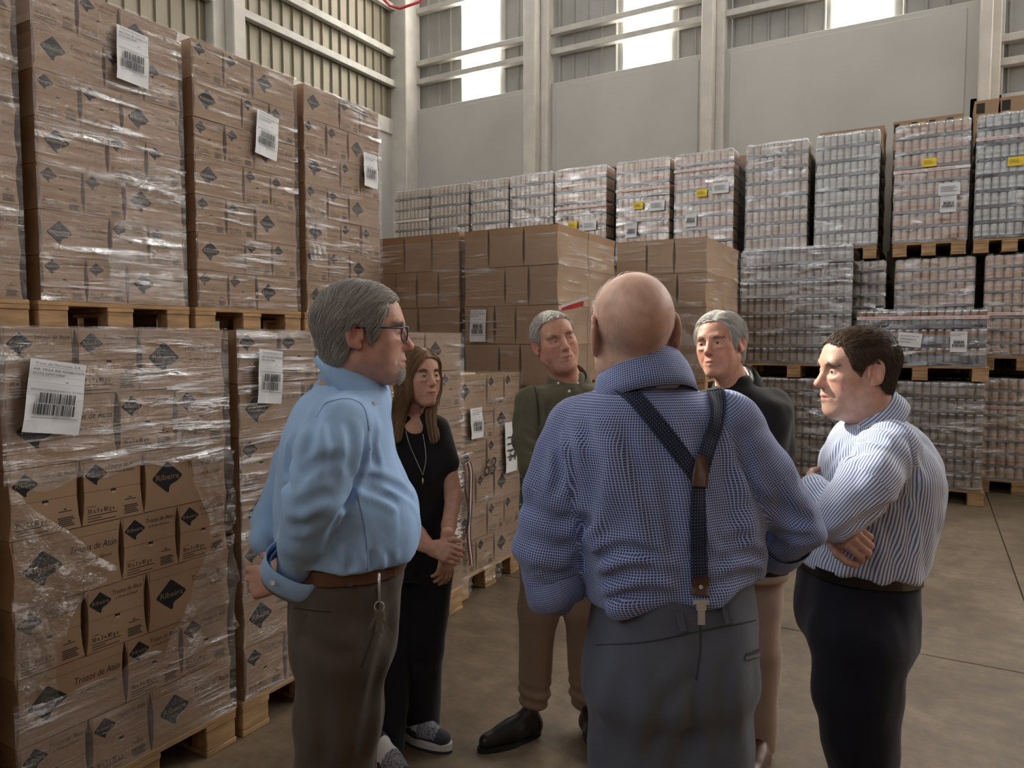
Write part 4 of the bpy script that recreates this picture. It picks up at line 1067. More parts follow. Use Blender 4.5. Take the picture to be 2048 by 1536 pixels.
def hand(F, wrist, dirv, palm, side, curl=(.5, .5, .55, .6, .4), sc=1., spread=.10, thumb=.6):
    """palm and five jointed fingers. dirv wrist->knuckles, palm = direction the palm faces, side +1/-1 chooses the thumb side"""
    d = nrm(dirv); p = np.asarray(palm, float); p = nrm(p-d*(p@d)); l = np.cross(d, p)*side   # l points to the thumb side
    W = lambda a, b, c: np.asarray(wrist)+(d*a+l*b+p*c)*sc
    F.cone(W(-.05, 0, 0), W(.01, 0, 0), .027*sc, .026*sc, .015)
    kn = [(.088, .030), (.092, .010), (.088, -.010), (.080, -.028)]
    for a, b in kn: F.cone(W(.01, b*.55, 0), W(a, b, -.003), .0155*sc, .0115*sc, .012)
    F.cone(W(.015, .022, .010), W(.045, .030, .012), .016*sc, .014*sc, .012)
    Ls = [(.040, .024, .019), (.044, .028, .020), (.041, .026, .019), (.032, .020, .017)]
    for i, (a, b) in enumerate(kn):
        q = W(a, b, -.002); ang = 0.; base = curl[i+1]; sp = spread*(1.5-i)/1.5
        r = [.0098, .0088, .0078, .0068]
        for j, Ln in enumerate(Ls[i]):
            ang += base*(1.0, 1.25, .8)[j]
            v = nrm(d*math.cos(ang)+p*math.sin(ang)+l*sp*math.cos(ang)); q2 = q+v*Ln*sc
            F.cone(q, q2, r[j]*sc, r[j+1]*sc, .004); q = q2
    q = W(.030, .032, .010); ang = thumb
    for j, Ln in enumerate((.032, .028, .022)):
        v = nrm(d*(.75+.1*j)+l*(.65-ang*.45*(j+.3))+p*(.25+ang*.35*j)); q2 = q+v*Ln*sc
        F.cone(q, q2, (.0125, .0108, .0095)[j]*sc, (.0108, .0095, .0075)[j]*sc, .006); q = q2
def hair_mat(name, c1, c2, rough=.4):
    m, nt, b = nodes_of(name); g = N(nt, 'ShaderNodeAttribute', attribute_name='tint')
    mx = N(nt, 'ShaderNodeMix', data_type='RGBA'); mx.inputs['A'].default_value = rgba(c1); mx.inputs['B'].default_value = rgba(c2)
    L(nt, g.outputs['Fac'], mx.inputs['Factor']); L(nt, mx.outputs['Result'], b.inputs['Base Color'])
    b.inputs['Roughness'].default_value = rough; b.inputs['Specular IOR Level'].default_value = .35
    MATS[name] = m
    return m
def strands(roots, normals, flow, n_seg, length, r0, lift, head=None, seed=0, jitter=.25, stop=None, grav=0.):
    """thin tapered three-sided hairs. flow(P) gives the combing direction; hairs hug the ellipsoid rad() of the head"""
    rs = np.random.RandomState(seed); n = len(roots); P = roots.copy(); out = [P.copy()]; ln = length*(.7+.6*rs.rand(n, 1)); st = ln/n_seg
    jit = rs.randn(n, 3)*jitter; lf = lift*(.3+1.2*rs.rand(n, 1))
    for k in range(n_seg):
        d = flow(P)+jit*(.5+.5*k/n_seg); d[:, 2] -= 0
        if head is not None:
            G = head.grad(P); d -= G*np.minimum((d*G).sum(1, keepdims=True), 0)   # do not dive in
            d = d-G*(d*G).sum(1, keepdims=True)*.8
        d += A(0, 0, -grav)*(k/n_seg)
        d /= np.linalg.norm(d, axis=1, keepdims=True)+1e-9
        P = P+d*st*(1 if stop is None else (stop(P) > 0)[:, None])
        if head is not None:
            v = head.val(P)[:, None]; G = head.grad(P); want = .001+lf*math.sin(math.pi*min(1, (k+1)/n_seg)*.8); P = P+G*np.clip(want-v, -.004, .02)
        out.append(P.copy())
    out = np.stack(out, 1); m = n_seg+1; T = np.gradient(out, axis=1); T /= np.linalg.norm(T, axis=2, keepdims=True)+1e-9
    ref = rs.randn(n, 1, 3); U = np.cross(T, ref); U /= np.linalg.norm(U, axis=2, keepdims=True)+1e-9; Vv = np.cross(T, U)
    rr = r0*(1-.75*(np.arange(m)/(m-1))**2).reshape(1, m, 1)
    ring = np.stack([out+rr*(U*math.cos(a)+Vv*math.sin(a)) for a in (0, 2.094, 4.189)], 2)   # n, m, 3, 3
    V = ring.reshape(-1, 3); base = (np.arange(n)*m*3)[:, None, None]; i = (np.arange(m-1)*3)[None, :, None]; a = np.arange(3)[None, None, :]
    Q = np.stack([base+i+a, base+i+(a+1) % 3, base+i+3+(a+1) % 3, base+i+3+a], -1).reshape(-1, 4)
    t = np.repeat(rs.rand(n), m*3)
    return V, Q, np.stack([t, t, t], 1)
def cap_field(hd, thick, line, front=None, h=.003, amp=.002, seed=0, sc=(160, 160, 40)):
    """hair cap round the skull; line(q) > 0 where hair grows (local head coordinates)"""
    F = Fld(hd.c-.17*hd.s, hd.c+.17*hd.s, h); W = hd.W
    r = A(.0765*hd.wide, .097, .086)*hd.s
    F.ell(W(0, -.018, .034), r+thick, hd.R, 0)
    F.ell(W(0, .030, .045), A(.062*hd.wide, .054, .054)*hd.s+thick*.8, hd.R, .03)
    F.ell(W(0, -.030, -.045), A(.058*hd.wide, .062, .060)*hd.s+thick*.6, hd.R, .03)
    idx = np.argwhere(np.abs(F.F) < .08); P = F.lo+idx*F.h; q = hd.loc(P)
    F.F[tuple(idx.T)] = np.maximum(F.F[tuple(idx.T)], (-(line(q)+.010*(vnoise(q*[170, 170, 90], seed+50)-.5))*hd.s).astype(np.float32))
    F.noise(amp, sc, seed, hd.R)
    return F
def pick_roots(V, Q, n, ok, seed=0):
    rs = np.random.RandomState(seed); C = V[Q].mean(1); k = np.where(ok(C))[0]
    s = rs.choice(k, n); w = rs.dirichlet([1, 1, 1, 1], n)
    return (V[Q[s]]*w[:, :, None]).sum(1)
def join(parts):
    V, Q, C = [], [], []; b = 0
    for v, q, c in parts: V.append(v); Q.append(q+b); C.append(c); b += len(v)
    return np.concatenate(V), np.concatenate(Q), np.concatenate(C)
def make_hair(name, parent, origin, hd, line, c1, c2, thick=.006, n=2600, length=.06, flow=None, lift=.006, r0=.0007, seed=0, amp=.002, jitter=.25, seg=5, cap_t=.35, grav=0., extra=None):
    F = cap_field(hd, thick, line, seed=seed, amp=amp); V, Q = F.nets(); V = relax(V, Q, 1, .4)
    C = np.full((len(V), 3), cap_t); C *= 1+.5*(vnoise(V*[140, 140, 140], 3)[:, None]-.5)
    hf = hd.fld
    roots = pick_roots(V, Q, n, lambda c: line(hd.loc(c)) > .002, seed)
    G = F.grad(roots)
    fl = flow or (lambda P: np.tile(-hd.R[:, 1]*.6-hd.R[:, 2]*.8, (len(P), 1)))
    parts = [(V, Q, C), strands(roots-G*.001, G, fl, seg, length, r0, lift, F, seed, jitter, grav=grav, stop=lambda P: line(hd.loc(P))+.004)]
    if extra: parts += extra
    V, Q, C = join(parts)
    return link(name, np_mesh(name, V, Q, [hair_mat(name+'_'+str(seed), c1, c2)], origin, col=C), parent)
def eyes(parent, origin, hd, look, iris=(.10, .07, .05)):
    """two eyeballs looking along the world direction look"""
    if 'eye_white' not in MATS:
        mat('eye_white', (.50, .46, .43), .15); mat('pupil', (.004, .004, .005), .08)
    for sx in (-1, 1):
        c = hd.W(sx*.0325, .0752, .0055); r = .0127*hd.s; Rm = frame(nrm(look), (0, 0, 1)); m = MB(); n = 14; rings = [0., .22, .50, .54, .8, 1.2, 1.7, 2.3, 3.1416]; mi = [2, 1, 1, 0, 0, 0, 0, 0]
        V = []
        for a in rings:
            for k in range(n): b = 2*math.pi*k/n; V.append(c-origin+Rm@(A(math.sin(a)*math.cos(b), math.cos(a), math.sin(a)*math.sin(b))*r))
        F = []; I = []
        for i in range(len(rings)-1):
            for k in range(n): F.append((i*n+k, i*n+(k+1) % n, (i+1)*n+(k+1) % n, (i+1)*n+k)); I.append(mi[i])
        link('eye', pydata('eye', V, F, [MATS['eye_white'], mat('iris_%d' % int(iris[0]*1000), iris, .12), MATS['pupil']], I, True), parent)
def brows(parent, origin, hd, colr, n=130, thick=.0007, seed=0, zoff=0., ln=.010):
    parts = []
    for sx in (-1, 1):
        rs = np.random.RandomState(seed+5+sx); t = rs.rand(n); q = np.stack([sx*(.014+.034*t)*1., .089-.016*t**2, .0275+zoff+.004*np.sin(3.1*t)-.004*t**2+rs.randn(n)*.0016], 1)
        P = np.array([hd.W(*a) for a in q]); G = hd.fld.grad(P); P = P-G*hd.fld.val(P)[:, None]
        d = hd.R@A(sx*.9, -.3, .25)
        V, Q, C = strands(P, G, lambda X, d=d: np.tile(d, (len(X), 1)), 3, ln, thick, .0015, hd.fld, seed, .25)
        link('eyebrow', np_mesh('eyebrow', V, Q, [hair_mat('brow_%d_%d' % (seed, sx), colr, [min(1, c*1.6) for c in colr])], origin, col=C), parent)
skin_m = None
def skin():
    global skin_m
    if skin_m: return skin_m
    m, nt, b = nodes_of('skin'); g = N(nt, 'ShaderNodeAttribute', attribute_name='tint'); tc = N(nt, 'ShaderNodeTexCoord')
    n1 = N(nt, 'ShaderNodeTexNoise', i_Scale=45., i_Detail=5.); L(nt, tc.outputs['Object'], n1.inputs['Vector'])
    mr = N(nt, 'ShaderNodeMapRange'); mr.inputs[1].default_value = .3; mr.inputs[2].default_value = .7; mr.inputs[3].default_value = .86; mr.inputs[4].default_value = 1.12; L(nt, n1.outputs['Fac'], mr.inputs[0])
    mx = N(nt, 'ShaderNodeMix', data_type='RGBA', blend_type='MULTIPLY'); mx.inputs['Factor'].default_value = 1; L(nt, g.outputs['Color'], mx.inputs['A']); L(nt, mr.outputs[0], mx.inputs['B'])
    L(nt, mx.outputs['Result'], b.inputs['Base Color']); b.inputs['Roughness'].default_value = .5; b.inputs['Specular IOR Level'].default_value = .35
    b.inputs['Subsurface Weight'].default_value = .12; b.inputs['Subsurface Radius'].default_value = (1, .3, .15); b.inputs['Subsurface Scale'].default_value = .006
    n2 = N(nt, 'ShaderNodeTexNoise', i_Scale=320., i_Detail=2.); L(nt, tc.outputs['Object'], n2.inputs['Vector'])
    bp = N(nt, 'ShaderNodeBump', i_Strength=.12, i_Distance=.002); L(nt, n2.outputs['Fac'], bp.inputs['Height']); L(nt, bp.outputs[0], b.inputs['Normal'])
    skin_m = m
    return m
def cloth(name, col, rough=.8, kind='plain', c2=None, c3=None, pitch=.011, duty=.25, weave=900., sheen=.15, var=.06):
    """fabric in fabric coordinates (metres in UV): plain, check, stripe or dots"""
    m, nt, b = nodes_of(name); uv = N(nt, 'ShaderNodeUVMap', uv_map='cloth'); tc = N(nt, 'ShaderNodeTexCoord')
    b.inputs['Roughness'].default_value = rough; b.inputs['Specular IOR Level'].default_value = .2; b.inputs['Sheen Weight'].default_value = sheen
    sp = N(nt, 'ShaderNodeSeparateXYZ'); L(nt, uv.outputs[0], sp.inputs[0])
    def line(sock, d, ph=0.):
        a = N(nt, 'ShaderNodeMath', operation='MULTIPLY_ADD'); L(nt, sock, a.inputs[0]); a.inputs[1].default_value = 1/pitch; a.inputs[2].default_value = ph
        f = N(nt, 'ShaderNodeMath', operation='FRACT'); L(nt, a.outputs[0], f.inputs[0])
        k = N(nt, 'ShaderNodeMath', operation='SUBTRACT'); L(nt, f.outputs[0], k.inputs[0]); k.inputs[1].default_value = .5
        ab = N(nt, 'ShaderNodeMath', operation='ABSOLUTE'); L(nt, k.outputs[0], ab.inputs[0])
        l = N(nt, 'ShaderNodeMapRange', interpolation_type='SMOOTHSTEP'); l.inputs[1].default_value = d/2+.05; l.inputs[2].default_value = max(d/2-.05, 0); L(nt, ab.outputs[0], l.inputs[0])
        return l.outputs[0]
    n1 = N(nt, 'ShaderNodeTexNoise', i_Scale=11., i_Detail=3.); L(nt, tc.outputs['Object'], n1.inputs['Vector'])
    mr = N(nt, 'ShaderNodeMapRange'); mr.inputs[1].default_value = .3; mr.inputs[2].default_value = .7; mr.inputs[3].default_value = 1-var; mr.inputs[4].default_value = 1+var; L(nt, n1.outputs['Fac'], mr.inputs[0])
    base = N(nt, 'ShaderNodeRGB'); base.outputs[0].default_value = rgba(col); cur = base.outputs[0]
    def over(c, fac):
        nonlocal cur
        x = N(nt, 'ShaderNodeMix', data_type='RGBA'); L(nt, fac, x.inputs['Factor']); L(nt, cur, x.inputs['A']); x.inputs['B'].default_value = rgba(c); cur = x.outputs['Result']
    if kind == 'check':
        over(c2, line(sp.outputs[0], duty)); over(c2, line(sp.outputs[1], duty))
        if c3: over(c3, line(sp.outputs[0], .10, .5))
    elif kind == 'stripe': over(c2, line(sp.outputs[0], duty))
    elif kind == 'dots':
        a_, b_ = line(sp.outputs[0], duty), line(sp.outputs[1], duty); t = N(nt, 'ShaderNodeMath', operation='MULTIPLY'); L(nt, a_, t.inputs[0]); L(nt, b_, t.inputs[1]); over(c2, t.outputs[0])
    x = N(nt, 'ShaderNodeMix', data_type='RGBA', blend_type='MULTIPLY'); x.inputs['Factor'].default_value = 1; L(nt, cur, x.inputs['A']); L(nt, mr.outputs[0], x.inputs['B'])
    L(nt, x.outputs['Result'], b.inputs['Base Color'])
    n2 = N(nt, 'ShaderNodeTexNoise', i_Scale=weave, i_Detail=1.); L(nt, tc.outputs['Object'], n2.inputs['Vector'])
    n3 = N(nt, 'ShaderNodeTexNoise', i_Scale=26., i_Detail=4., i_Distortion=.6); L(nt, tc.outputs['Object'], n3.inputs['Vector'])
    ma = N(nt, 'ShaderNodeMath', operation='MULTIPLY_ADD'); L(nt, n2.outputs['Fac'], ma.inputs[0]); ma.inputs[1].default_value = .12; L(nt, n3.outputs['Fac'], ma.inputs[2])
    bp = N(nt, 'ShaderNodeBump', i_Strength=.22, i_Distance=.006); L(nt, ma.outputs[0], bp.inputs['Height']); L(nt, bp.outputs[0], b.inputs['Normal'])
    MATS[name] = m
    return m
def garment(name, F, mats, parent, origin, regions=None, relax_n=1, extra=None):
    V, Q = F.nets(); V = relax(V, Q, relax_n, .4)
    uv = cloth_uv(V, Q, regions) if regions else None
    return link(name, np_mesh(name, V, Q, mats, origin, uv=uv), parent)
def collar(parent, origin, c, Rm, r_top, r_bot, h_back, h_front, gap, m_, thick=.003, n=40, drop=.02, point=.03, name='collar', ecc=1.12, tilt=.0):
    """folded shirt collar round the neck: c = neck centre at collar base, Rm frame (x side, y front, z up)"""
    V = []; F = []; rows = 5
    T = np.linspace(gap, 2*math.pi-gap, n)   # angle 0 = front
    for th in T:
        fr = (1+math.cos(th))/2
        ht = h_back*(1-fr)+h_front*fr; edge = min(th-gap, 2*math.pi-gap-th); pt = point*math.exp(-(edge/.35)**2)
        for k in range(rows):
            t = k/(rows-1)                    # 0 top fold, 1 lower edge
            r = r_top+(r_bot-r_top)*t**.7+.004*math.sin(math.pi*t); z = ht-(drop+pt+.010*fr)*t-.0
            V.append(np.asarray(c)+Rm@A(math.sin(th)*r, math.cos(th)*r*ecc, z)-origin)
    m = len(T)
    for i in range(m-1):
        for k in range(rows-1): F.append((i*rows+k, (i+1)*rows+k, (i+1)*rows+k+1, i*rows+k+1))
    # inner stand
    b = len(V)
    for th in T:
        fr = (1+math.cos(th))/2; ht = h_back*(1-fr)+h_front*fr
        V.append(np.asarray(c)+Rm@A(math.sin(th)*(r_top-.002), math.cos(th)*(r_top-.002)*ecc, ht)-origin); V.append(np.asarray(c)+Rm@A(math.sin(th)*r_top, math.cos(th)*r_top*ecc, -.03)-origin)
    for i in range(m-1): F.append((b+2*i, b+2*i+1, b+2*i+3, b+2*i+2))
    for i in range(m-1): F.append((i*rows, b+2*i, b+2*i+2, (i+1)*rows))
    me = np_mesh(name, np.array(V), np.array(F), [m_], (0, 0, 0))
    uvl = me.uv_layers.new(name='cloth'); co = np.array(V); li = np.array(F).ravel()
    uvv = np.zeros((len(V), 2)); 
    for i, th in enumerate(T):
        for k in range(rows): uvv[i*rows+k] = (k/(rows-1)*(drop+.01), th*r_bot)
        uvv[b+2*i] = (0, th*r_bot); uvv[b+2*i+1] = (.03, th*r_bot)
    uvl.data.foreach_set('uv', uvv[li].astype(np.float32).ravel())
    o = link(name, me, parent)
    md = o.modifiers.new('s', 'SOLIDIFY'); md.thickness = thick; md.offset = 0
    return o
def button(parent, origin, p, n, r=.0055, m_=None, name='button'):
    Rm = frame(nrm(n), (0, 0, 1)); mb = MB(); k = 12; V = []
    for rr, yy in ((0, 0), (r, 0), (r, .002), (r*.7, .0022), (r*.6, .0014), (0, .0014)):
        V += [np.asarray(p)-origin+Rm@A(rr*math.cos(2*math.pi*i/k), yy, rr*math.sin(2*math.pi*i/k)) for i in range(k)]
    F = [(j*k+i, j*k+(i+1) % k, (j+1)*k+(i+1) % k, (j+1)*k+i) for j in range(5) for i in range(k)]
    mb.add(V, F); return mb.obj(name, [m_ or mat('button', (.75, .73, .68), .35)], parent, True)
def shoe(F, heel, toe, w=.045, hgt=.06, ank=None, sole=True):
    """solid shoe between heel and toe points on the floor"""
    heel = A(heel[0], heel[1], 0); toe = A(toe[0], toe[1], 0); d = nrm(toe-heel); L_ = np.linalg.norm(toe-heel)
    P = lambda t, z: heel+d*(t*L_)+A(0, 0, z)
    F.cone(P(.14, .050), P(.45, .046), w*.80, w*.86, .02)
    F.cone(P(.45, .045), P(.86, .034), w*.92, w*.70, .03)
    F.cone(P(.14, .05), P(.18, .10), w*.80, w*.78, .03)
    F.cone(P(.30, .085), P(.62, .055), w*.55, w*.55, .03)
    F.cut(A(0, 0, .012), (0, 0, -1))
def floor_of(p): return A(p[0], p[1], 0)
def body_core(parts_fn, lo, hi, h=.012):
    F = Fld(lo, hi, h); parts_fn(F); V, Q = F.nets(); return V, Q
SK1 = (.56, .33, .25)
def person(root_xy, label, base, pieces):
    """pieces: list of (V, Q, col) joined into one body mesh; returns (object, origin)"""
    V, Q, C = join(pieces); org = A(root_xy[0], root_xy[1], 0)
    o = link('person', np_mesh('person', V, Q, [skin()], org, col=C), None, tuple(org), label=label, cat='person')
    return o, org
def flat(V, Q, base): return V, Q, np.tile(np.asarray(base, float), (len(V), 1))
def px_st(rows, d, fd, bd):
    """torso stations from photo rows (y, x centre, half width px) at distance d; fd/bd front and back depth in metres (or per row)"""
    out = []
    for i, (y, x, hw) in enumerate(rows):
        p = at(x, y, d if np.isscalar(d) else d[i]); k = (d if np.isscalar(d) else d[i])/FPX
        out.append([p[0], p[1], p[2], hw*k, fd if np.isscalar(fd) else fd[i], bd if np.isscalar(bd) else bd[i]])
    return np.array(out)
# ================================================================== people
def prof_st(rows, d, sgn):
    """stations for a side view: rows (y, x left, x right, half width m); sgn +1 faces picture right"""
    out = []
    for y, xa, xb, a in rows:
        c = (xa+xb)/2; p = at(c, y, d); hw = (xb-xa)/2*d/FPX
        out.append([p[0], p[1], p[2], a, hw, hw])
    return np.array(out)
def sorted_st(S, n=8): S = catmull(S, n); return S[np.argsort(S[:, 2])]
LEATHER = mat('brown_belt_leather', (.12, .052, .028), .45, var=.15)
BLACKL = mat('black_leather', (.007, .007, .008), .35, var=.1)
METAL = mat('steel', (.58, .57, .55), .3, metal=.45)
GREYH, WHITEH = (.30, .29, .265), (.62, .60, .56)
std_line = lambda zf, zs, zn, yb=.055: (lambda q: q[:, 2]-np.interp(q[:, 1], [-.12, -.05, -.028, -.018, .012, .022, yb, yb+.02, .12], [zn, zn+.012, zn+.03, .030, .022, zs, zs+.02, zf-.012, zf+.01]))
def legs(F, hips, knees, ankles, rh, rk, ra, k=.03):
    for h_, n_, a_ in zip(hips, knees, ankles): F.chain([h_, (A(*h_)*.5+A(*n_)*.5), n_, a_], [rh, (rh*.55+rk*.45), rk, ra], k)
# ---------------------------------------------------------------- man in the light blue shirt (side view, facing right)
def man_blue():
    d = 1.80; Rb = facing(82); lat = Rb[:, 0]
    hd = Head(at(728, 668, 1.76), facing(84, -2, 0), .985, 1.0, 1.0, neck_to=at(690, 775, 1.79), neck_r=.062, h=.0026, nose=1.0)
    base = (.54, .31, .235)
    rows = [(726, 672, 744, .058), (752, 664, 762, .066), (772, 632, 778, .10), (800, 596, 786, .15), (850, 572, 787, .195), (900, 562, 794, .20), (950, 556, 813, .195), (1000, 553, 834, .195), (1050, 554, 843, .195), (1095, 560, 838, .195), (1130, 573, 822, .19), (1150, 588, 808, .18)]
    S = prof_st(rows, d, 1)
    F = Fld(S[:, :3].min(0)-[.34, .34, .02], S[:, :3].max(0)+[.34, .34, .03], .006)
    F.gen(S, lat, .02, 2.2, .02)
    F.cut(at(690, 1144, 1.64), A(0, 0, -1.)-RT*.04, .010)
    near = [at(682, 850, 1.66), at(655, 905, 1.61), at(628, 1000, 1.585), at(608, 1075, 1.62), at(596, 1132, 1.68)]; rn = [.074, .074, .065, .055, .050]
    far = [at(680, 800, 1.96), at(600, 930, 2.02), at(545, 1040, 1.98), at(532, 1080, 1.92)]; rf = [.085, .075, .058, .048]
    F.chain(near[:2], rn[:2], .035); F.chain(near[1:3], rn[1:3], .008); F.chain(near[2:], rn[2:], .008); F.chain(far, rf, .02)
    # soft folds: vertical drape, elbow creases, blousing above the belt
    F.noise(.005, (11, 11, 5), 1, ridged=True); F.noise(.0028, (24, 24, 13), 2, ridged=True)
    F.wave(lambda P: -.006*np.exp(-((P[:, 2]-S[-1, 2]-.02)/.03)**2)*np.sin(70*(P@RT)+20*P[:, 2]))
    F.crease([[(735, 862), (722, 920), (700, 985), (655, 1078)]], .010, .010)
    F.crease([[(702, 955), (755, 962), (805, 982), (836, 1008)], [(700, 965), (760, 985), (800, 1010)]], .010, .008)
    F.crease([[(640, 795), (630, 850), (612, 930)], [(590, 860), (578, 930), (575, 990)], [(660, 830), (672, 900), (660, 960)], [(690, 835), (700, 890), (690, 950)]], .012, .007)
    F.crease([[(585, 1015), (625, 1000), (668, 985)], [(572, 1050), (610, 1052), (648, 1030)], [(600, 955), (640, 925), (690, 915)]], .012, .007)
    F.crease([[(752, 840), (745, 890), (752, 940)], [(740, 1100), (745, 1125), (742, 1145)], [(780, 1105), (782, 1130), (790, 1145)], [(700, 1090), (705, 1120), (700, 1145)], [(660, 1095), (668, 1130)]], .009, .007)
    pass
    F.cut(at(598, 1158, 1.69), nrm(near[4]-near[3])*1.0+A(0, 0, -.0), .004) if False else None
    hands = Fld(at(540, 1165, 1.75)-.17, at(540, 1165, 1.75)+.17, .003)
    wr = at(570, 1158, 1.72); hand(hands, wr, at(518, 1164, 1.745)-wr, UP*-.2+FW*.8, -1, (.5, .55, .65, .75, .8), 1.0, .10, .5)
    hv, hq = hands.nets()
    bv, bq = body_core(lambda f: (f.gen(S*[1, 1, 1, .85, .85, .85], lat), f.chain(near, [r*.6 for r in rn], .02), f.chain(far, [r*.6 for r in rf], .02), [f.cone(at(690, 1240, dd), floor_of(at(668, 1500, dd)), .06, .04, .03) for dd in (1.74, 1.88)]), S[:, :3].min(0)-[.3, .3, 1.1], S[:, :3].max(0)+[.3, .3, .05])
    root, org = person(at(690, 1536, d), 'man with grey hair and glasses in a light blue shirt, hands behind his back', base,
        [hd.mesh(base, stubble=(.42, .34, .30)), flat(hv, hq, (.52, .29, .22)), flat(bv, bq, base)])
    reg = [dict(t='torso', st=sorted_st(S), lat=lat, R=.19), dict(t='arm', P=near, r=rn, ref=A(0, 0, 1)), dict(t='arm', P=far, r=rf, ref=A(0, 0, 1))]
    blue = cloth('light_blue_cotton', (.32, .50, .77), .75, weave=700)
    sh = garment('shirt', F, [blue], root, org, reg)
    # open rolled cuff with button
    cu = MB(); ax = nrm(near[4]-near[3]); e1 = nrm(np.cross(ax, FW)); e2 = np.cross(ax, e1); V = []; n = 30
    for t, r in ((-.01, .060), (.03, .066), (.045, .074), (.02, .078), (-.03, .072)):
        for k in range(n): a = 2*math.pi*k/n; V.append(near[4]+ax*(t+.010*math.sin(a+1))+(e1*math.cos(a)*1.08+e2*math.sin(a))*(r-.006)*(1+.08*math.sin(3*a))-org)
    cu.add(V, [(j*n+k, j*n+(k+1) % n, (j+1)*n+(k+1) % n, (j+1)*n+k) for j in range(4) for k in range(n)])
    c_ = cu.obj('cuff', [blue], sh, True); md = c_.modifiers.new('s', 'SOLIDIFY'); md.thickness = .003
    p = F.hit(566, 1158); 
    button(sh, org, near[4]+ax*.03-FW*.078+RT*-.03, -FW, .006)
    # shoulder seam, yoke and side seam
    seam = mat('blue_seam', (.17, .30, .55), .8)
    surf_strip(F, [(632, 835), (655, 805), (700, 798), (728, 815), (738, 862)], .0024, .0002, .0006, 'sleeve_seam', seam, sh, org)
    surf_strip(F, [(705, 960), (722, 1020), (732, 1080), (735, 1140)], .0024, .0002, .0006, 'side_seam', seam, sh, org)
    surf_strip(F, [(600, 775), (650, 765), (690, 775)], .002, .0002, .0006, 'yoke_seam', seam, sh, org)
    collar(sh, org, at(706, 768, 1.79), facing(84, 0, 0)@np.array([[1, 0, 0], [0, math.cos(.60), math.sin(.60)], [0, -math.sin(.60), math.cos(.60)]]), .068, .092, .066, .034, .25, blue, drop=.068, point=.030, ecc=1.2)
    q = F.hit(745, 800)
    if q is not None: button(sh, org, at(748, 806, 1.69), -FW, .0055)
    # trousers
    TR = prof_st([(1040, 620, 780, .13), (1090, 602, 798, .155), (1138, 592, 806, .172), (1180, 584, 800, .176), (1250, 584, 796, .176), (1320, 598, 786, .17)], d, 1)
    T = Fld(np.array([TR[:, 0].min()-.3, TR[:, 1].min()-.3, -.01]), TR[:, :3].max(0)+[.3, .3, .03], .008)
    T.gen(TR, lat, .02, 2.4, .06)
    hips = [at(688, 1310, 1.71), at(692, 1310, 1.89)]; kn = [at(664, 1560, 1.71), at(678, 1560, 1.90)]; an = [floor_of(at(660, 1600, 1.70))+A(0, 0, .07), floor_of(at(668, 1600, 1.95))+A(0, 0, .07)]
    legs(T, hips, kn, an, .104, .082, .072, .06)
    T.noise(.005, (12, 12, 3), 4, ridged=True); T.crease([[(790, 1190), (765, 1300), (740, 1420), (722, 1536)], [(600, 1260), (640, 1300), (700, 1320)], [(640, 1400), (650, 1480), (645, 1536)]], .016, .008)
    brown = cloth('brown_trousers', (.085, .066, .053), .85, weave=500)
    tr = garment('trousers', T, [brown], root, org, [dict(t='torso', st=sorted_st(TR), lat=lat, R=.18)])
    zb = at(690, 1155, 1.64)[2]
    ring_band(T, A(*at(696, 1150, d)), lat, lambda t: zb-.016, lambda t: zb+.016, .004, .004, 'belt', LEATHER, root, org)
    for px in (700,):
        surf_strip(T, [(px, 1142), (px-2, 1174)], .013, .008, .002, 'belt_loop', brown, tr, org)
    surf_strip(T, [(752, 1175), (757, 1230), (735, 1300), (722, 1335)], .003, .0002, .0006, 'pocket_seam', mat('dark_seam', (.03, .025, .02), .9), tr, org)
    surf_strip(T, [(590, 1216), (630, 1222), (662, 1224)], .003, .0002, .0006, 'pocket_seam', MATS['dark_seam'], tr, org)
    h = T.hit(614, 1232)
    if h is not None: button(tr, org, h, -FW, .005, mat('horn_button', (.06, .045, .035), .3))
    # keys on a clip
    kx = at(765, 1150, 1.60); m = MB()
    hk = T.hit(765, 1175); kx = hk-FW*.042 if hk is not None else kx
    k_ = empty('key_ring', tuple(kx+A(0, 0, -.04)), 0, 'bunch of keys on a metal clip hanging from the brown belt', 'keys')
    m = MB(); m.tube([A(0, 0, .085), A(0, 0, .02)], .003, 6); m.tube([A(0, 0, .008+.012*math.sin(t))+RT*.011*math.cos(t) for t in np.linspace(0, 6.28, 14)], .0014, 5); m.obj('clip', [METAL], k_, True)
    for i, a in enumerate((-.5, -.15, .12, .45)):
        m = MB(); u = RT*math.sin(a)+A(0, 0, -math.cos(a)); v = RT*math.cos(a)+A(0, 0, math.sin(a)); q0 = -FW*.003*i
        for s0, s1, w_ in ((0, .016, .008), (.016, .05, .0028)):
            m.add([q0+u*s0-v*w_, q0+u*s1-v*w_, q0+u*s1+v*w_, q0+u*s0+v*w_, q0+u*s0-v*w_-FW*.002, q0+u*s1-v*w_-FW*.002, q0+u*s1+v*w_-FW*.002, q0+u*s0+v*w_-FW*.002], [(0, 1, 2, 3), (7, 6, 5, 4), (0, 4, 5, 1), (1, 5, 6, 2), (2, 6, 7, 3), (3, 7, 4, 0)])
        m.obj('key', [mat('key_metal', (.22, .19, .15), .35, metal=.6)], k_)
    # wristwatch
    m = MB(); ax2 = nrm(at(518, 1164, 1.745)-wr); a1 = nrm(np.cross(ax2, FW)); a2 = np.cross(ax2, a1)
    m.tube([wr+ax2*(-.005)+(a1*math.cos(t)*.033+a2*math.sin(t)*.028)-org for t in np.linspace(0, 6.28, 22)], .005, 6); m.obj('watch', [METAL], root, True)
    # glasses
    g = mat('glasses_frame', (.03, .04, .10), .3); m = MB()
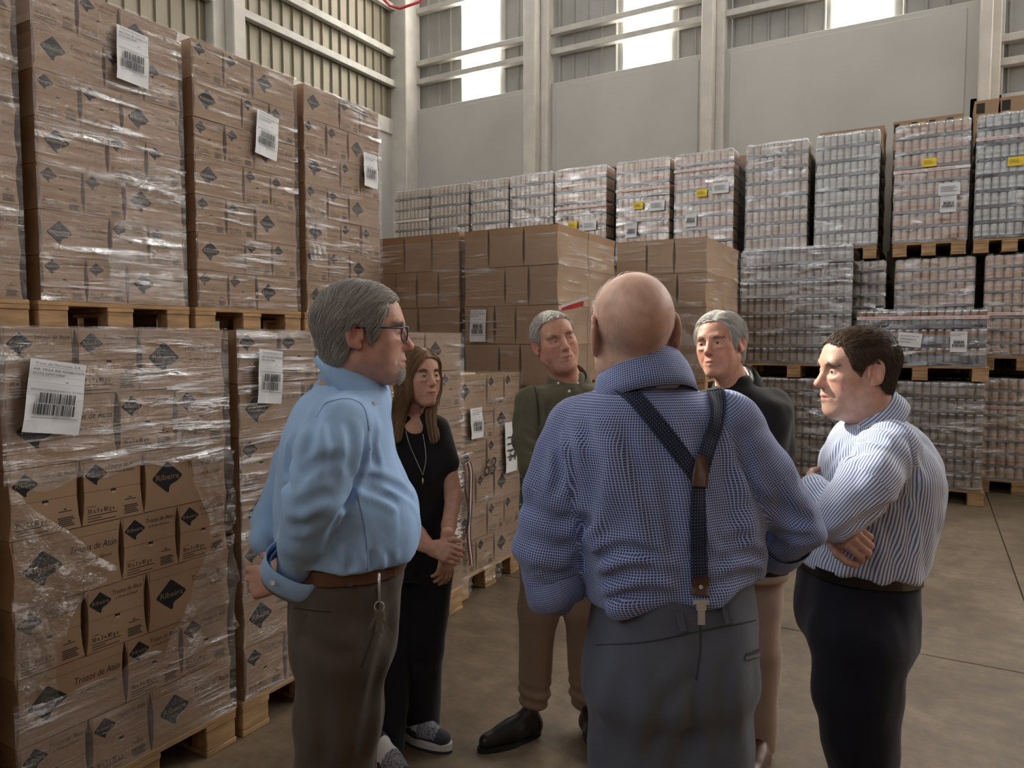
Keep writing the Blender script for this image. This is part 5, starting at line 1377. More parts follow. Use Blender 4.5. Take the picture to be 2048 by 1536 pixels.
    m.tube([hd.W(.079, -.015, .013)-org, hd.W(.078, .04, .016)-org, hd.W(.070, .098, .017)-org], .0024, 6)
    m.tube([hd.W(-.079, -.015, .013)-org, hd.W(-.078, .04, .016)-org, hd.W(-.070, .098, .017)-org], .0024, 6)
    for sx in (-1, 1):
        m.tube([hd.W(sx*(.038+.030*math.copysign(abs(math.cos(t))**.6, math.cos(t))), .106-.012*abs(math.cos(t))*(1 if math.cos(t) > 0 else 0), .002+.019*math.copysign(abs(math.sin(t))**.6, math.sin(t)))-org for t in np.linspace(0, 6.2832, 25)], .0019, 6)
    m.tube([hd.W(-.010, .107, .010)-org, hd.W(.010, .107, .010)-org], .002, 6)
    gl = m.obj('glasses', [g], root, True)
    eyes(root, org, hd, hd.R[:, 1]*1.+A(0, 0, -.05))
    brows(root, org, hd, (.25, .22, .20), seed=1)
    line = std_line(.092, -.022, -.085, .045)
    fl = lambda P: np.where((hd.loc(P)[:, 2:3] > .075), -hd.R[:, 1]*.35-hd.R[:, 2]*.1-np.sign(hd.loc(P)[:, :1])*-hd.R[:, 0]*.9, -hd.R[:, 1]*.55-hd.R[:, 2]*.85)
    make_hair('hair', root, org, hd, line, (.28, .27, .25), (.60, .585, .535), .011, 14000, .060, fl, .005, .00045, seed=11, amp=.0012, jitter=.16, seg=6)
    # goatee
    rs = np.random.RandomState(3); n = 900; q = np.stack([rs.randn(n)*.014, .094-np.abs(rs.randn(n))*.006, -.096+rs.randn(n)*.010], 1); P = np.array([hd.W(*a) for a in q]); G = hd.fld.grad(P); P = P-G*hd.fld.val(P)[:, None]
    V, Q, C = strands(P, G, lambda X: np.tile(hd.R[:, 1]*.4-hd.R[:, 2], (len(X), 1)), 3, .007, .0005, .003, hd.fld, 4, .3)
    link('goatee', np_mesh('goatee', V, Q, [hair_mat('goatee', (.45, .43, .40), (.75, .73, .70))], org, col=C), root)
    sf = Fld(A(an[0][0]-.25, an[0][1]-.25, 0), A(an[1][0]+.3, an[1][1]+.3, .2), .008)
    for a_ in an:
        f_ = facing(82)[:, 1]; s2 = Fld(a_-[.3, .3, .08], a_+[.3, .3, .12], .007); shoe(s2, a_-f_*.07, a_+f_*.21); v, q = s2.nets(); link('shoe', np_mesh('shoe', v, q, [BLACKL], org), root)
man_blue()
# ---------------------------------------------------------------- bald man with braces, seen from behind
def man_bald():
    d = 1.60; Rb = facing(-14); lat = Rb[:, 0]
    hd = Head(at(1265, 668, 1.58), facing(-4, -2, 2), 1.09, 1.0, 1.02, neck_to=at(1288, 800, 1.62), neck_r=.074, h=.0028, fat=.0, ear=1.1, neck_y=.004)
    base = (.58, .37, .29)
    rows = [(728, 1284, 74), (760, 1288, 80), (780, 1292, 112), (802, 1298, 152), (832, 1305, 184), (880, 1310, 198), (950, 1320, 196), (1020, 1332, 193), (1090, 1345, 192), (1150, 1352, 192), (1190, 1354, 186), (1225, 1354, 172), (1245, 1352, 160)]
    S = px_st(rows, d, [.075, .08, .09, .11, .13, .16, .18, .19, .20, .20, .19, .17, .16], [.075, .085, .098, .112, .12, .125, .13, .13, .13, .13, .13, .125, .115])
    F = Fld(S[:, :3].min(0)-[.42, .42, .02], S[:, :3].max(0)+[.42, .42, .04], .0065)
    F.gen(S, lat, .02, 2.4, .03)
    F.cut(at(1350, 1222, 1.48), nrm(np.cross(at(1520, 1197, 1.5)-at(1185, 1243, 1.5), A(FW[0], FW[1], 0)))*-1 if np.cross(at(1520, 1197, 1.5)-at(1185, 1243, 1.5), A(FW[0], FW[1], 0))[2] > 0 else nrm(np.cross(at(1520, 1197, 1.5)-at(1185, 1243, 1.5), A(FW[0], FW[1], 0))), .010)
    la = [at(1160, 858, 1.61), at(1118, 980, 1.60), at(1098, 1100, 1.60), at(1108, 1178, 1.60)]; ra_ = [.078, .076, .074, .056]
    lf = [at(1105, 1130, 1.61), at(1150, 1150, 1.78), at(1230, 1140, 1.92)]; rlf = [.062, .055, .045]
    rr = [at(1455, 842, 1.60), at(1520, 950, 1.62), at(1596, 1052, 1.63)]; rrr = [.078, .074, .060]
    rf = [at(1596, 1055, 1.63), at(1560, 1090, 1.70), at(1520, 1105, 1.82)]; rrf = [.058, .052, .046]
    for P_, r_ in ((la, ra_), (lf, rlf), (rr, rrr), (rf, rrf)): F.chain(P_, r_, .025)
    F.noise(.007, (9, 9, 5), 21, ridged=True); F.noise(.004, (20, 20, 13), 22, ridged=True)
    F.crease([[(1165, 835), (1185, 910), (1178, 1000), (1172, 1080)], [(1478, 850), (1492, 940), (1535, 1030)], [(1240, 850), (1280, 960), (1320, 1090)], [(1330, 960), (1345, 1060), (1350, 1120)]], .014, .007)
    F.crease([[(1185, 1120), (1260, 1098), (1340, 1128)], [(1195, 1165), (1290, 1140), (1372, 1160)], [(1425, 1128), (1480, 1105), (1530, 1118)], [(1422, 1172), (1500, 1150), (1535, 1165)], [(1200, 1205), (1280, 1185), (1350, 1195)], [(1440, 1090), (1500, 1075)]], .011, .008)
    F.crease([[(1065, 1010), (1110, 1040), (1150, 1030)], [(1060, 1070), (1110, 1095), (1150, 1085)], [(1065, 1130), (1110, 1150), (1150, 1140)], [(1520, 930), (1560, 990), (1590, 1060)], [(1548, 1000), (1590, 1030), (1625, 1050)], [(1545, 1060), (1590, 1075), (1630, 1070)], [(1110, 870), (1120, 940), (1105, 1000)]], .011, .008)
    zb = S[-1, 2]
    # blousing above the waistband, drape lines between the shoulder blades, sleeve folds
    F.wave(lambda P: -.009*np.exp(-((P[:, 2]-zb-.07)/.05)**2)*np.sin(34*(P@RT)+40*P[:, 2]+2*np.sin(20*P[:, 2])))
    F.wave(lambda P: .005*np.sin(48*(P@RT)+14*P[:, 2])*np.clip((P[:, 2]-zb-.05)/.2, 0, 1)*np.clip((zb+.45-P[:, 2])/.2, 0, 1))
    for el in (la[2], rr[2]): F.wave(lambda P, el=el: .006*np.sin(85*P[:, 2]+25*(P@RT))*np.exp(-(np.linalg.norm(P-el, axis=1)/.11)**2))
    hands = Fld(at(1480, 1105, 1.95)-.2, at(1480, 1105, 1.95)+.2, .004); w1 = rf[2]; hand(hands, w1, -RT+FW*.6, -UP, 1, (.6,)*5)
    hv, hq = hands.nets()
    hands = Fld(at(1270, 1135, 2.0)-.2, at(1270, 1135, 2.0)+.2, .004); w2 = lf[2]; hand(hands, w2, RT+FW*.5, -UP, -1, (.6,)*5); hv2, hq2 = hands.nets()
    bv, bq = body_core(lambda f: (f.gen(S*[1, 1, 1, .76, .76, .76], lat), f.chain(la, [r*.6 for r in ra_], .02), f.chain(rr, [r*.6 for r in rrr], .02), f.chain(lf, [r*.7 for r in rlf]), f.chain(rf, [r*.7 for r in rrf]), [f.cone(at(px, 1350, 1.62), floor_of(at(px, 1500, 1.62)), .06, .04, .03) for px in (1280, 1405)]), S[:, :3].min(0)-[.35, .35, 1.1], S[:, :3].max(0)+[.35, .35, .05])
    root, org = person(at(1345, 1300, d), 'bald man in a blue checked shirt with dark braces seen from behind', base,
        [hd.mesh(base, ruddy=.12), flat(hv, hq, base), flat(hv2, hq2, base), flat(bv, bq, base)])
    reg = [dict(t='torso', st=sorted_st(S), lat=lat, R=.20, front=-1), dict(t='arm', P=la, r=ra_, ref=FW), dict(t='arm', P=lf, r=rlf, ref=UP), dict(t='arm', P=rr, r=rrr, ref=FW), dict(t='arm', P=rf, r=rrf, ref=UP)]
    chk = cloth('blue_check_cotton', (.034, .052, .215), .75, 'check', c2=(.38, .46, .68), pitch=.0053, duty=.30, weave=600)
    sh = garment('shirt', F, [chk], root, org, reg)
    collar(sh, org, at(1287, 776, 1.60), facing(-6, 0, 6)@np.array([[1, 0, 0], [0, math.cos(.16), math.sin(.16)], [0, -math.sin(.16), math.cos(.16)]]), .088, .114, .080, .03, .35, chk, drop=.084, point=.03, n=48, ecc=.98)
    # rolled cuffs
    for P_, r0 in ((la, .060), (rf[:2], .056)):
        ax = nrm(P_[-1]-P_[-2]); e1 = nrm(np.cross(ax, RT+.3*UP)); e2 = np.cross(ax, e1); mb = MB(); n = 28; V = []
        for t, r in ((-.03, r0+.004), (.0, r0+.008), (.03, r0+.002), (.034, r0-.008), (.0, r0-.012)):
            for k in range(n): a = 2*math.pi*k/n; V.append(P_[-1]+ax*(t+.006*math.sin(2*a))+(e1*math.cos(a)+e2*math.sin(a))*r*(1+.05*math.sin(3*a+t*40))-org)
        mb.add(V, [(j*n+k, j*n+(k+1) % n, (j+1)*n+(k+1) % n, (j+1)*n+k) for j in range(4) for k in range(n)]); c_ = mb.obj('cuff', [chk], sh, True)
        l_ = c_.data.uv_layers.new(name='cloth'); l_.data.foreach_set('uv', np.array([((vi % n)*.025, (vi//n)*.035) for pl in c_.data.polygons for vi in pl.vertices], np.float32).ravel())
    # braces: two straps joining at a leather patch, one strap down to a clip
    strap = cloth('navy_dotted_elastic', (.012, .018, .045), .7, 'dots', c2=(.20, .25, .34), pitch=.0062, duty=.28, weave=400)
    br = root
    surf_strip(F, [(1222, 762), (1260, 788), (1310, 845), (1350, 895), (1388, 948)], .036, .004, .0025, 'braces_strap', strap, br, org)
    surf_strip(F, [(1428, 752), (1433, 800), (1428, 850), (1412, 900), (1398, 948)], .036, .004, .0025, 'braces_strap', strap, br, org)
    surf_strip(F, [(1394, 940), (1394, 1020), (1395, 1100), (1397, 1165)], .036, .005, .0025, 'braces_strap', strap, br, org)
    patch = mat('patch_leather', (.075, .038, .025), .45, var=.15)
    surf_strip(F, [(1395, 908), (1394, 935), (1394, 974)], lambda t: .012+.030*min(1, t*1.5)**.8, .009, .003, 'leather_patch', patch, br, org)
    surf_strip(F, [(1397, 1152), (1398, 1192)], .036, .009, .003, 'leather_tab', patch, br, org)
    h = F.hit(1398, 1170)
    button(br, org, h-FW*.014, -FW, .004, METAL, 'rivet')
    m = MB(); c0 = F.hit(1399, 1200); c0 = (c0 if c0 is not None else at(1399, 1200, 1.47))-FW*.012-org
    for (z0, z1, w_) in ((.004, -.004, .016), (-.004, -.016, .010), (-.016, -.045, .007)):
        V = [c0+RT*sx*w_+UP*z+FW*f for z in (z0, z1) for sx in (-1, 1) for f in (0, -.005)]
        m.add(V, [(0, 1, 3, 2), (4, 6, 7, 5), (0, 4, 5, 1), (2, 3, 7, 6), (1, 5, 7, 3), (0, 2, 6, 4)])
    m.obj('clip', [METAL], br)
    # trousers
    TR = px_st([(1090, 1354, 150), (1140, 1354, 154), (1190, 1354, 160), (1235, 1352, 165), (1300, 1346, 170), (1360, 1341, 168), (1420, 1338, 162)], d, .16, [.11, .112, .118, .124, .136, .132, .115])
    T = Fld(np.array([TR[:, 0].min()-.35, TR[:, 1].min()-.35, -.01]), TR[:, :3].max(0)+[.35, .35, .03], .008)
    T.gen(TR, lat, .02, 2.5, .07)
    hips = [at(1264, 1380, 1.60), at(1414, 1375, 1.62)]; kn = [at(1268, 1600, 1.62), at(1408, 1600, 1.64)]; an = [floor_of(at(1270, 1650, 1.64))+A(0, 0, .07), floor_of(at(1410, 1650, 1.66))+A(0, 0, .07)]
    legs(T, hips, kn, an, .092, .084, .075, .07)
    T.noise(.006, (12, 12, 4), 24); T.noise(.003, (26, 26, 12), 25)
    T.crease([[(1396, 1290), (1390, 1400), (1382, 1536)], [(1385, 1340), (1330, 1420), (1290, 1536)]], .018, .006); T.crease([[(1445, 1310), (1440, 1400), (1450, 1500)], [(1250, 1330), (1240, 1430), (1250, 1536)]], .02, .006)
    grey = cloth('grey_trousers', (.10, .116, .155), .85, weave=500)
    tr = garment('trousers', T, [grey], root, org, [dict(t='torso', st=sorted_st(TR), lat=lat, R=.18, front=-1)])
    surf_strip(T, [(1192, 1290), (1290, 1284), (1400, 1262), (1512, 1240)], .003, .0005, .0008, 'waistband_seam', mat('grey_seam', (.045, .05, .06), .9), tr, org)
    for a, b in (((1355, 1222), (1364, 1262)), ((1442, 1205), (1452, 1248))): surf_strip(T, [a, b], .012, .005, .004, 'belt_loop', grey, tr, org)
    sm = mat('grey_seam', (.045, .05, .06), .9)
    surf_strip(T, [(1400, 1250), (1400, 1300), (1392, 1360)], .003, .0005, .001, 'seat_seam', sm, tr, org)
    surf_strip(T, [(1492, 1308), (1520, 1298)], .004, .001, .002, 'pocket_welt', sm, tr, org); surf_strip(T, [(1490, 1316), (1520, 1308)], .008, .001, .002, 'pocket_welt', grey, tr, org)
    # thin fringe of white hair round the sides
    ln = lambda q: .045-np.abs(q[:, 2]-.005)-.02*(q[:, 1] > .02)-np.where(np.abs(q[:, 0]) < .045, .03, 0)
    V, Q = hd.fld.nets(); rt = pick_roots(V, Q, 450, lambda c: (ln(hd.loc(c)) > 0) & (np.abs(hd.loc(c)[:, 0]) > .03) & (hd.loc(c)[:, 1] < .03) & (np.abs(hd.loc(c)[:, 0]) < .079), 3)
    rt2 = pick_roots(V, Q, 500, lambda c: (hd.loc(c)[:, 2] > .05) & (hd.loc(c)[:, 1] > -.02), 4)
    s1 = strands(rt, None, lambda P: np.tile(-hd.R[:, 2]-.2*hd.R[:, 1], (len(P), 1)), 3, .007, .00025, .001, hd.fld, 5, .25)
    s2 = strands(rt2, None, lambda P: np.tile(hd.R[:, 1]*.2+hd.R[:, 0]*.8, (len(P), 1)), 4, .022, .0003, .004, hd.fld, 6, .8)
    V, Q, C = join([s1, s2]); link('hair', np_mesh('hair', V, Q, [hair_mat('white_fringe', (.55, .50, .46), (.82, .79, .75))], org, col=C), root)
    for a_ in an:
        f_ = Rb[:, 1]; s2 = Fld(a_-[.3, .3, .08], a_+[.3, .3, .12], .007); shoe(s2, a_-f_*.07, a_+f_*.21); v, q = s2.nets(); link('shoe', np_mesh('shoe', v, q, [BLACKL], org), root)
man_bald()
# ---------------------------------------------------------------- man in the striped shirt, arms crossed (side view, facing left)
def man_stripe():
    d = 2.08; Rb = facing(-90); lat = Rb[:, 0]
    hd = Head(at(1713, 743, 2.05), facing(-92, -4, 0), 1.0, .98, 1.0, neck_to=at(1752, 850, 2.07), neck_r=.062, h=.0028, nose=1.0, fat=.002)
    base = (.57, .34, .255)
    rows = [(806, 1716, 1786, .058), (832, 1706, 1800, .066), (852, 1684, 1824, .10), (882, 1667, 1846, .155), (930, 1652, 1862, .20), (990, 1645, 1868, .19), (1050, 1628, 1858, .19), (1100, 1608, 1844, .192), (1135, 1602, 1834, .192), (1165, 1604, 1822, .186)]
    S = prof_st(rows, d, -1)
    F = Fld(S[:, :3].min(0)-[.45, .45, .02], S[:, :3].max(0)+[.45, .45, .03], .0065)
    F.gen(S, lat, .02, 2.2, .02)
    F.cut(at(1710, 1166, 1.91), -(UP+RT*.03), .010)
    la = [at(1782, 898, 1.95), at(1735, 965, 1.86), at(1668, 1040, 1.83)]; ra_ = [.080, .072, .060]
    lf = [at(1668, 1038, 1.83), at(1640, 1000, 1.93), at(1628, 972, 2.02)]; rlf = [.058, .048, .040]
    ra2 = [at(1760, 885, 2.24), at(1680, 960, 2.28), at(1620, 1020, 2.24)]; rr2 = [.085, .07, .058]
    rf2 = [at(1622, 1030, 2.22), at(1650, 1052, 2.05), at(1668, 1062, 1.93)]; rrf2 = [.055, .046, .040]
    for P_, r_ in ((la, ra_), (lf, rlf), (ra2, rr2), (rf2, rrf2)): F.chain(P_, r_, .02)
    F.noise(.005, (10, 10, 6), 31, ridged=True); F.noise(.003, (22, 22, 14), 32, ridged=True)
    zb = S[-1, 2]
    F.wave(lambda P: -.006*np.exp(-((P[:, 2]-zb-.04)/.03)**2)*np.sin(60*(P@RT)))
    F.crease([[(1700, 872), (1738, 855), (1785, 858)], [(1700, 900), (1735, 880), (1775, 882)], [(1690, 925), (1720, 905), (1750, 905)], [(1840, 985), (1760, 1020), (1690, 1060), (1655, 1082)]], .010, .008)
    F.crease([[(1760, 1030), (1782, 1080), (1790, 1140)], [(1800, 1000), (1822, 1060), (1815, 1110)], [(1730, 1060), (1742, 1110), (1740, 1150)], [(1650, 945), (1668, 915), (1690, 880)], [(1820, 880), (1828, 940), (1826, 1000)], [(1700, 1090), (1705, 1130)], [(1650, 1095), (1660, 1130)]], .010, .007)
    F.wave(lambda P: .005*np.sin(75*(P@RT)+60*P[:, 2])*np.exp(-(np.linalg.norm(P-at(1740, 900, 1.9), axis=1)/.10)**2))
    hf = Fld(at(1690, 1065, 1.86)-.16, at(1690, 1065, 1.86)+.16, .003); w1 = at(1662, 1062, 1.90)
    hand(hf, w1, at(1712, 1076, 1.81)-w1, FW*.95-UP*.25, -1, (.9, 1.0, 1.05, 1.1, 1.1), 1.0, .02, .9); hv, hq = hf.nets()
    h2 = Fld(at(1622, 965, 2.08)-.14, at(1622, 965, 2.08)+.14, .003); w2 = at(1634, 985, 2.02); hand(h2, w2, at(1612, 955, 2.16)-w2, RT, 1, (.35,)*5, 1.0, .1, .3); hv2, hq2 = h2.nets()
    bv, bq = body_core(lambda f: (f.gen(S*[1, 1, 1, .72, .72, .72], lat), f.chain(la, [r*.6 for r in ra_], .02), f.chain(ra2, [r*.6 for r in rr2], .02), [f.cone(at(1708, 1260, dd), floor_of(at(1740, 1600, dd)), .055, .04, .03) for dd in (1.98, 2.18)]), S[:, :3].min(0)-[.3, .3, 1.1], S[:, :3].max(0)+[.3, .3, .05])
    root, org = person(at(1720, 1400, d), 'dark-haired man in a blue and white striped shirt with crossed arms', base, [hd.mesh(base, stubble=(.36, .25, .20)), flat(hv, hq, (.55, .32, .24)), flat(hv2, hq2, (.55, .32, .24)), flat(bv, bq, base)])
    reg = [dict(t='torso', st=sorted_st(S), lat=lat, R=.20, bias=.01), dict(t='arm', P=la, r=ra_, ref=FW), dict(t='arm', P=lf, r=rlf, ref=FW), dict(t='arm', P=ra2, r=rr2, ref=FW), dict(t='arm', P=rf2, r=rrf2, ref=FW)]
    st = cloth('blue_stripe_cotton', (.72, .75, .80), .75, 'stripe', c2=(.12, .20, .46), pitch=.0078, duty=.45, weave=700)
    sh = garment('shirt', F, [st], root, org, reg)
    collar(sh, org, at(1746, 846, 2.075), facing(-90)@np.array([[1, 0, 0], [0, math.cos(.58), math.sin(.58)], [0, -math.sin(.58), math.cos(.58)]]), .066, .090, .064, .032, .25, st, drop=.066, point=.030, ecc=1.2)
    h = F.hit(1712, 854)
    if h is not None: button(sh, org, h-FW*.012, -FW, .005)
    seam = mat('stripe_seam', (.30, .36, .50), .8)
    surf_strip(F, [(1762, 832), (1800, 848), (1822, 890), (1825, 950)], .002, .0002, .0006, 'sleeve_seam', seam, sh, org)
    TR = prof_st([(1030, 1640, 1790, .11), (1085, 1626, 1806, .13), (1136, 1610, 1816, .158), (1180, 1604, 1815, .17), (1240, 1602, 1813, .175), (1300, 1622, 1806, .175)], d, -1)
    T = Fld(np.array([TR[:, 0].min()-.35, TR[:, 1].min()-.35, -.01]), TR[:, :3].max(0)+[.35, .35, .03], .008)
    T.gen(TR, lat, .02, 2.4, .06)
    hips = [at(1712, 1290, 1.98), at(1706, 1290, 2.18)]; kn = [at(1716, 1480, 1.98), at(1722, 1480, 2.18)]; an = [floor_of(at(1755, 1660, 2.0))+A(0, 0, .07), floor_of(at(1735, 1650, 2.2))+A(0, 0, .07)]
    legs(T, hips, kn, an, .118, .088, .075, .05)
    T.noise(.005, (14, 14, 6), 34); T.noise(.003, (28, 28, 14), 35)
    navy = cloth('navy_trousers', (.010, .012, .022), .85, weave=500)
    tr = garment('trousers', T, [navy], root, org, [dict(t='torso', st=sorted_st(TR), lat=lat, R=.18)])
    zb = at(1710, 1172, 1.91)[2]
    ring_band(T, A(*at(1712, 1150, d)), lat, lambda t: zb-.014+.008*math.cos(t), lambda t: zb+.014+.008*math.cos(t), .004, .004, 'belt', BLACKL, root, org)
    eyes(root, org, hd, hd.R[:, 1]+A(0, 0, -.05)); brows(root, org, hd, (.07, .05, .035), seed=6, n=90, thick=.0005)
    line = std_line(.094, -.012, -.072, .045)
    fl = lambda P: np.where(hd.loc(P)[:, 2:3] > .07, hd.R[:, 1]*.7+np.sign(hd.loc(P)[:, :1])*hd.R[:, 0]*.3, -hd.R[:, 1]*.5-hd.R[:, 2]*.85)
    make_hair('hair', root, org, hd, line, (.040, .026, .017), (.13, .086, .056), .006, 9000, .026, fl, .003, .0005, seed=12, amp=.0008, jitter=.14, seg=5)
    for a_ in an:
        f_ = Rb[:, 1]; s2 = Fld(a_-[.3, .3, .08], a_+[.3, .3, .12], .007); shoe(s2, a_-f_*.07, a_+f_*.21); v, q = s2.nets(); link('shoe', np_mesh('shoe', v, q, [BLACKL], org), root)
man_stripe()
# ---------------------------------------------------------------- man in the olive shirt, facing the camera
def man_olive():
    d = 3.0; Rb = facing(168); lat = Rb[:, 0]
    hd = Head(at(1110, 684, 2.95), facing(164, 2, -15), 1.0, 1.02, 1.02, neck_to=at(1140, 775, 3.0), neck_r=.060, h=.003, nose=1.02, fat=.003)
    base = (.56, .30, .22)
    rows = [(742, 1139, 31), (762, 1138, 36), (778, 1136, 68), (800, 1133, 92), (860, 1132, 98), (920, 1134, 95), (980, 1136, 90), (1020, 1136, 86)]
    S = px_st(rows, d, [.06, .07, .10, .12, .13, .135, .13, .12], [.06, .07, .09, .11, .12, .12, .12, .11])
    F = Fld(S[:, :3].min(0)-[.32, .32, .02], S[:, :3].max(0)+[.32, .32, .03], .007)
    F.gen(S, lat, .02, 2.3, .02)
    ra_ = [at(1062, 808, 2.98), at(1056, 880, 2.92), at(1066, 935, 2.84)]; r1 = [.075, .066, .056]
    rf = [at(1066, 937, 2.84), at(1120, 925, 2.74), at(1160, 905, 2.76)]; r2 = [.055, .048, .044]
    la = [at(1208, 805, 3.02), at(1216, 880, 2.98), at(1205, 940, 2.88)]; lf = [at(1205, 940, 2.88), at(1190, 930, 2.76), at(1168, 918, 2.74)]
    for P_, r_ in ((ra_, r1), (rf, r2), (la, r1), (lf, r2)): F.chain(P_, r_, .02)
    F.noise(.005, (11, 11, 7), 41, ridged=True); F.noise(.003, (22, 22, 14), 42, ridged=True)
    F.crease([[(1075, 780), (1082, 830), (1080, 880)], [(1040, 860), (1065, 875), (1090, 890)], [(1040, 890), (1070, 905), (1095, 910)], [(1100, 800), (1098, 850)]], .010, .008)
    h1 = Fld(rf[2]-.15, rf[2]+.15, .004); hand(h1, rf[2], RT+UP*.2, FW, 1, (.4,)*5); hv, hq = h1.nets()
    h2 = Fld(lf[2]-.15, lf[2]+.15, .004); hand(h2, lf[2], -RT+UP*.1, FW, -1, (.4,)*5); hv2, hq2 = h2.nets()
    hips = [at(1094, 1030, 3.0), at(1178, 1030, 3.02)]; kn = [at(1076, 1220, 2.96), at(1168, 1220, 2.98)]; an = [at(1068, 1392, 2.98), at(1172, 1392, 3.02)]
    bv, bq = body_core(lambda f: (f.gen(S*[1, 1, 1, .85, .85, .85], lat), f.chain(ra_, [r*.6 for r in r1], .02), f.chain(la, [r*.6 for r in r1], .02), [f.chain([a, b, c], [.07, .05, .035], .02) for a, b, c in zip(hips, kn, an)]), S[:, :3].min(0)-[.3, .3, 1.1], S[:, :3].max(0)+[.3, .3, .05])
    root, org = person(at(1120, 1400, d), 'grey-haired man in an olive green shirt tilting his head, arms folded', base, [hd.mesh(base, ruddy=.14), flat(hv, hq, base), flat(hv2, hq2, base), flat(bv, bq, base)])
    olive = cloth('olive_cotton', (.105, .098, .062), .85, weave=600)
    reg = [dict(t='torso', st=sorted_st(S), lat=lat, R=.2)]
    sh = garment('shirt', F, [olive], root, org, reg)
    collar(sh, org, at(1139, 764, 3.0), Rb@np.array([[1, 0, 0], [0, math.cos(.40), -math.sin(-.40)], [0, math.sin(-.40), math.cos(.40)]]), .068, .092, .056, .020, .42, olive, drop=.048, point=.036)
    for px, py in ((1116, 766), (1155, 766), (1121, 756), (1138, 782), (1138, 830)):
        h = F.hit(px, py)
        if h is not None: button(sh, org, h-FW*.012, -FW, .0055)
    surf_strip(F, [(1139, 775), (1138, 830), (1138, 890)], .032, .001, .0015, 'placket', olive, sh, org)
    surf_strip(F, [(1068, 770), (1074, 800), (1078, 850)], .004, .0005, .0015, 'sleeve_seam', mat('olive_seam', (.025, .025, .014), .9), sh, org)
    TR = px_st([(985, 1136, 84), (1030, 1136, 90), (1075, 1135, 92)], d, .13, .13)
    T = Fld(np.array([TR[:, 0].min()-.35, TR[:, 1].min()-.35, .02]), TR[:, :3].max(0)+[.35, .35, .03], .008)
    T.gen(TR, lat, .02, 2.3, .02); legs(T, hips, kn, an, .10, .080, .064, .03)
    T.noise(.005, (14, 14, 8), 44); T.wave(lambda P: .006*np.sin(120*P[:, 2]+20*(P@RT))*np.exp(-((P[:, 2]-.16)/.07)**2))
    tan = cloth('tan_trousers', (.27, .185, .125), .85, weave=500)
    garment('trousers', T, [tan], root, org, [dict(t='torso', st=sorted_st(TR), lat=lat, R=.18)])
    eyes(root, org, hd, nrm(RT*.75-FW*.6+UP*.15)); brows(root, org, hd, (.22, .17, .13), seed=8, n=80, thick=.0005)
    line = std_line(.102, .004, -.065, .035)
    fl = lambda P: np.where(hd.loc(P)[:, 2:3] > .07, hd.R[:, 1]*.5+hd.R[:, 0]*.6, -hd.R[:, 1]*.5-hd.R[:, 2]*.8)
    make_hair('hair', root, org, hd, line, (.38, .36, .32), (.86, .83, .77), .0025, 7000, .026, fl, .006, .0009, seed=13, amp=.0008, jitter=.4, seg=4)
    for k, (he, to) in enumerate(((at(1082, 1402, 2.98), at(1022, 1478, 2.92)), (at(1172, 1402, 3.02), at(1190, 1490, 2.92)))):
        he, to = floor_of(he), floor_of(to); to = he+nrm(to-he)*.29
        s2 = Fld(np.minimum(he, to)-[.1, .1, .02], np.maximum(he, to)+[.1, .1, .16], .006); shoe(s2, he, to, .046); v, q = s2.nets()
        so = link('shoe', np_mesh('shoe', v, q, [BLACKL], org), root)
        m = MB(); dd = nrm(to-he); sd = A(-dd[1], dd[0], 0); L_ = .29; out = []
        for t in np.linspace(0, 2*math.pi, 29)[:-1]: out.append(he+dd*(L_*(.5+.5*math.cos(t)))+sd*(.047*math.sin(t)*(1.0 if math.cos(t) > -.2 else .85)))
        n = len(out); m.add([p+A(0, 0, z)-org for z in (0, .018) for p in out], [tuple(range(n)), tuple(range(2*n-1, n-1, -1))]+[(i, (i+1) % n, n+(i+1) % n, n+i) for i in range(n)]); m.obj('sole', [mat('rubber_sole', (.008, .008, .008), .7)], so)
        m = MB()
        for t in (.30, .38, .46, .54):
            p = he+dd*(L_*t)+A(0, 0, .118-.085*(t-.25)*1.6); m.tube([p-sd*.022-A(0, 0, .012)-org, p-org, p+sd*.022-A(0, 0, .012)-org], .0022, 5)
        m.obj('lace', [mat('lace_black', (.01, .01, .01), .8)], so, True)
man_olive()
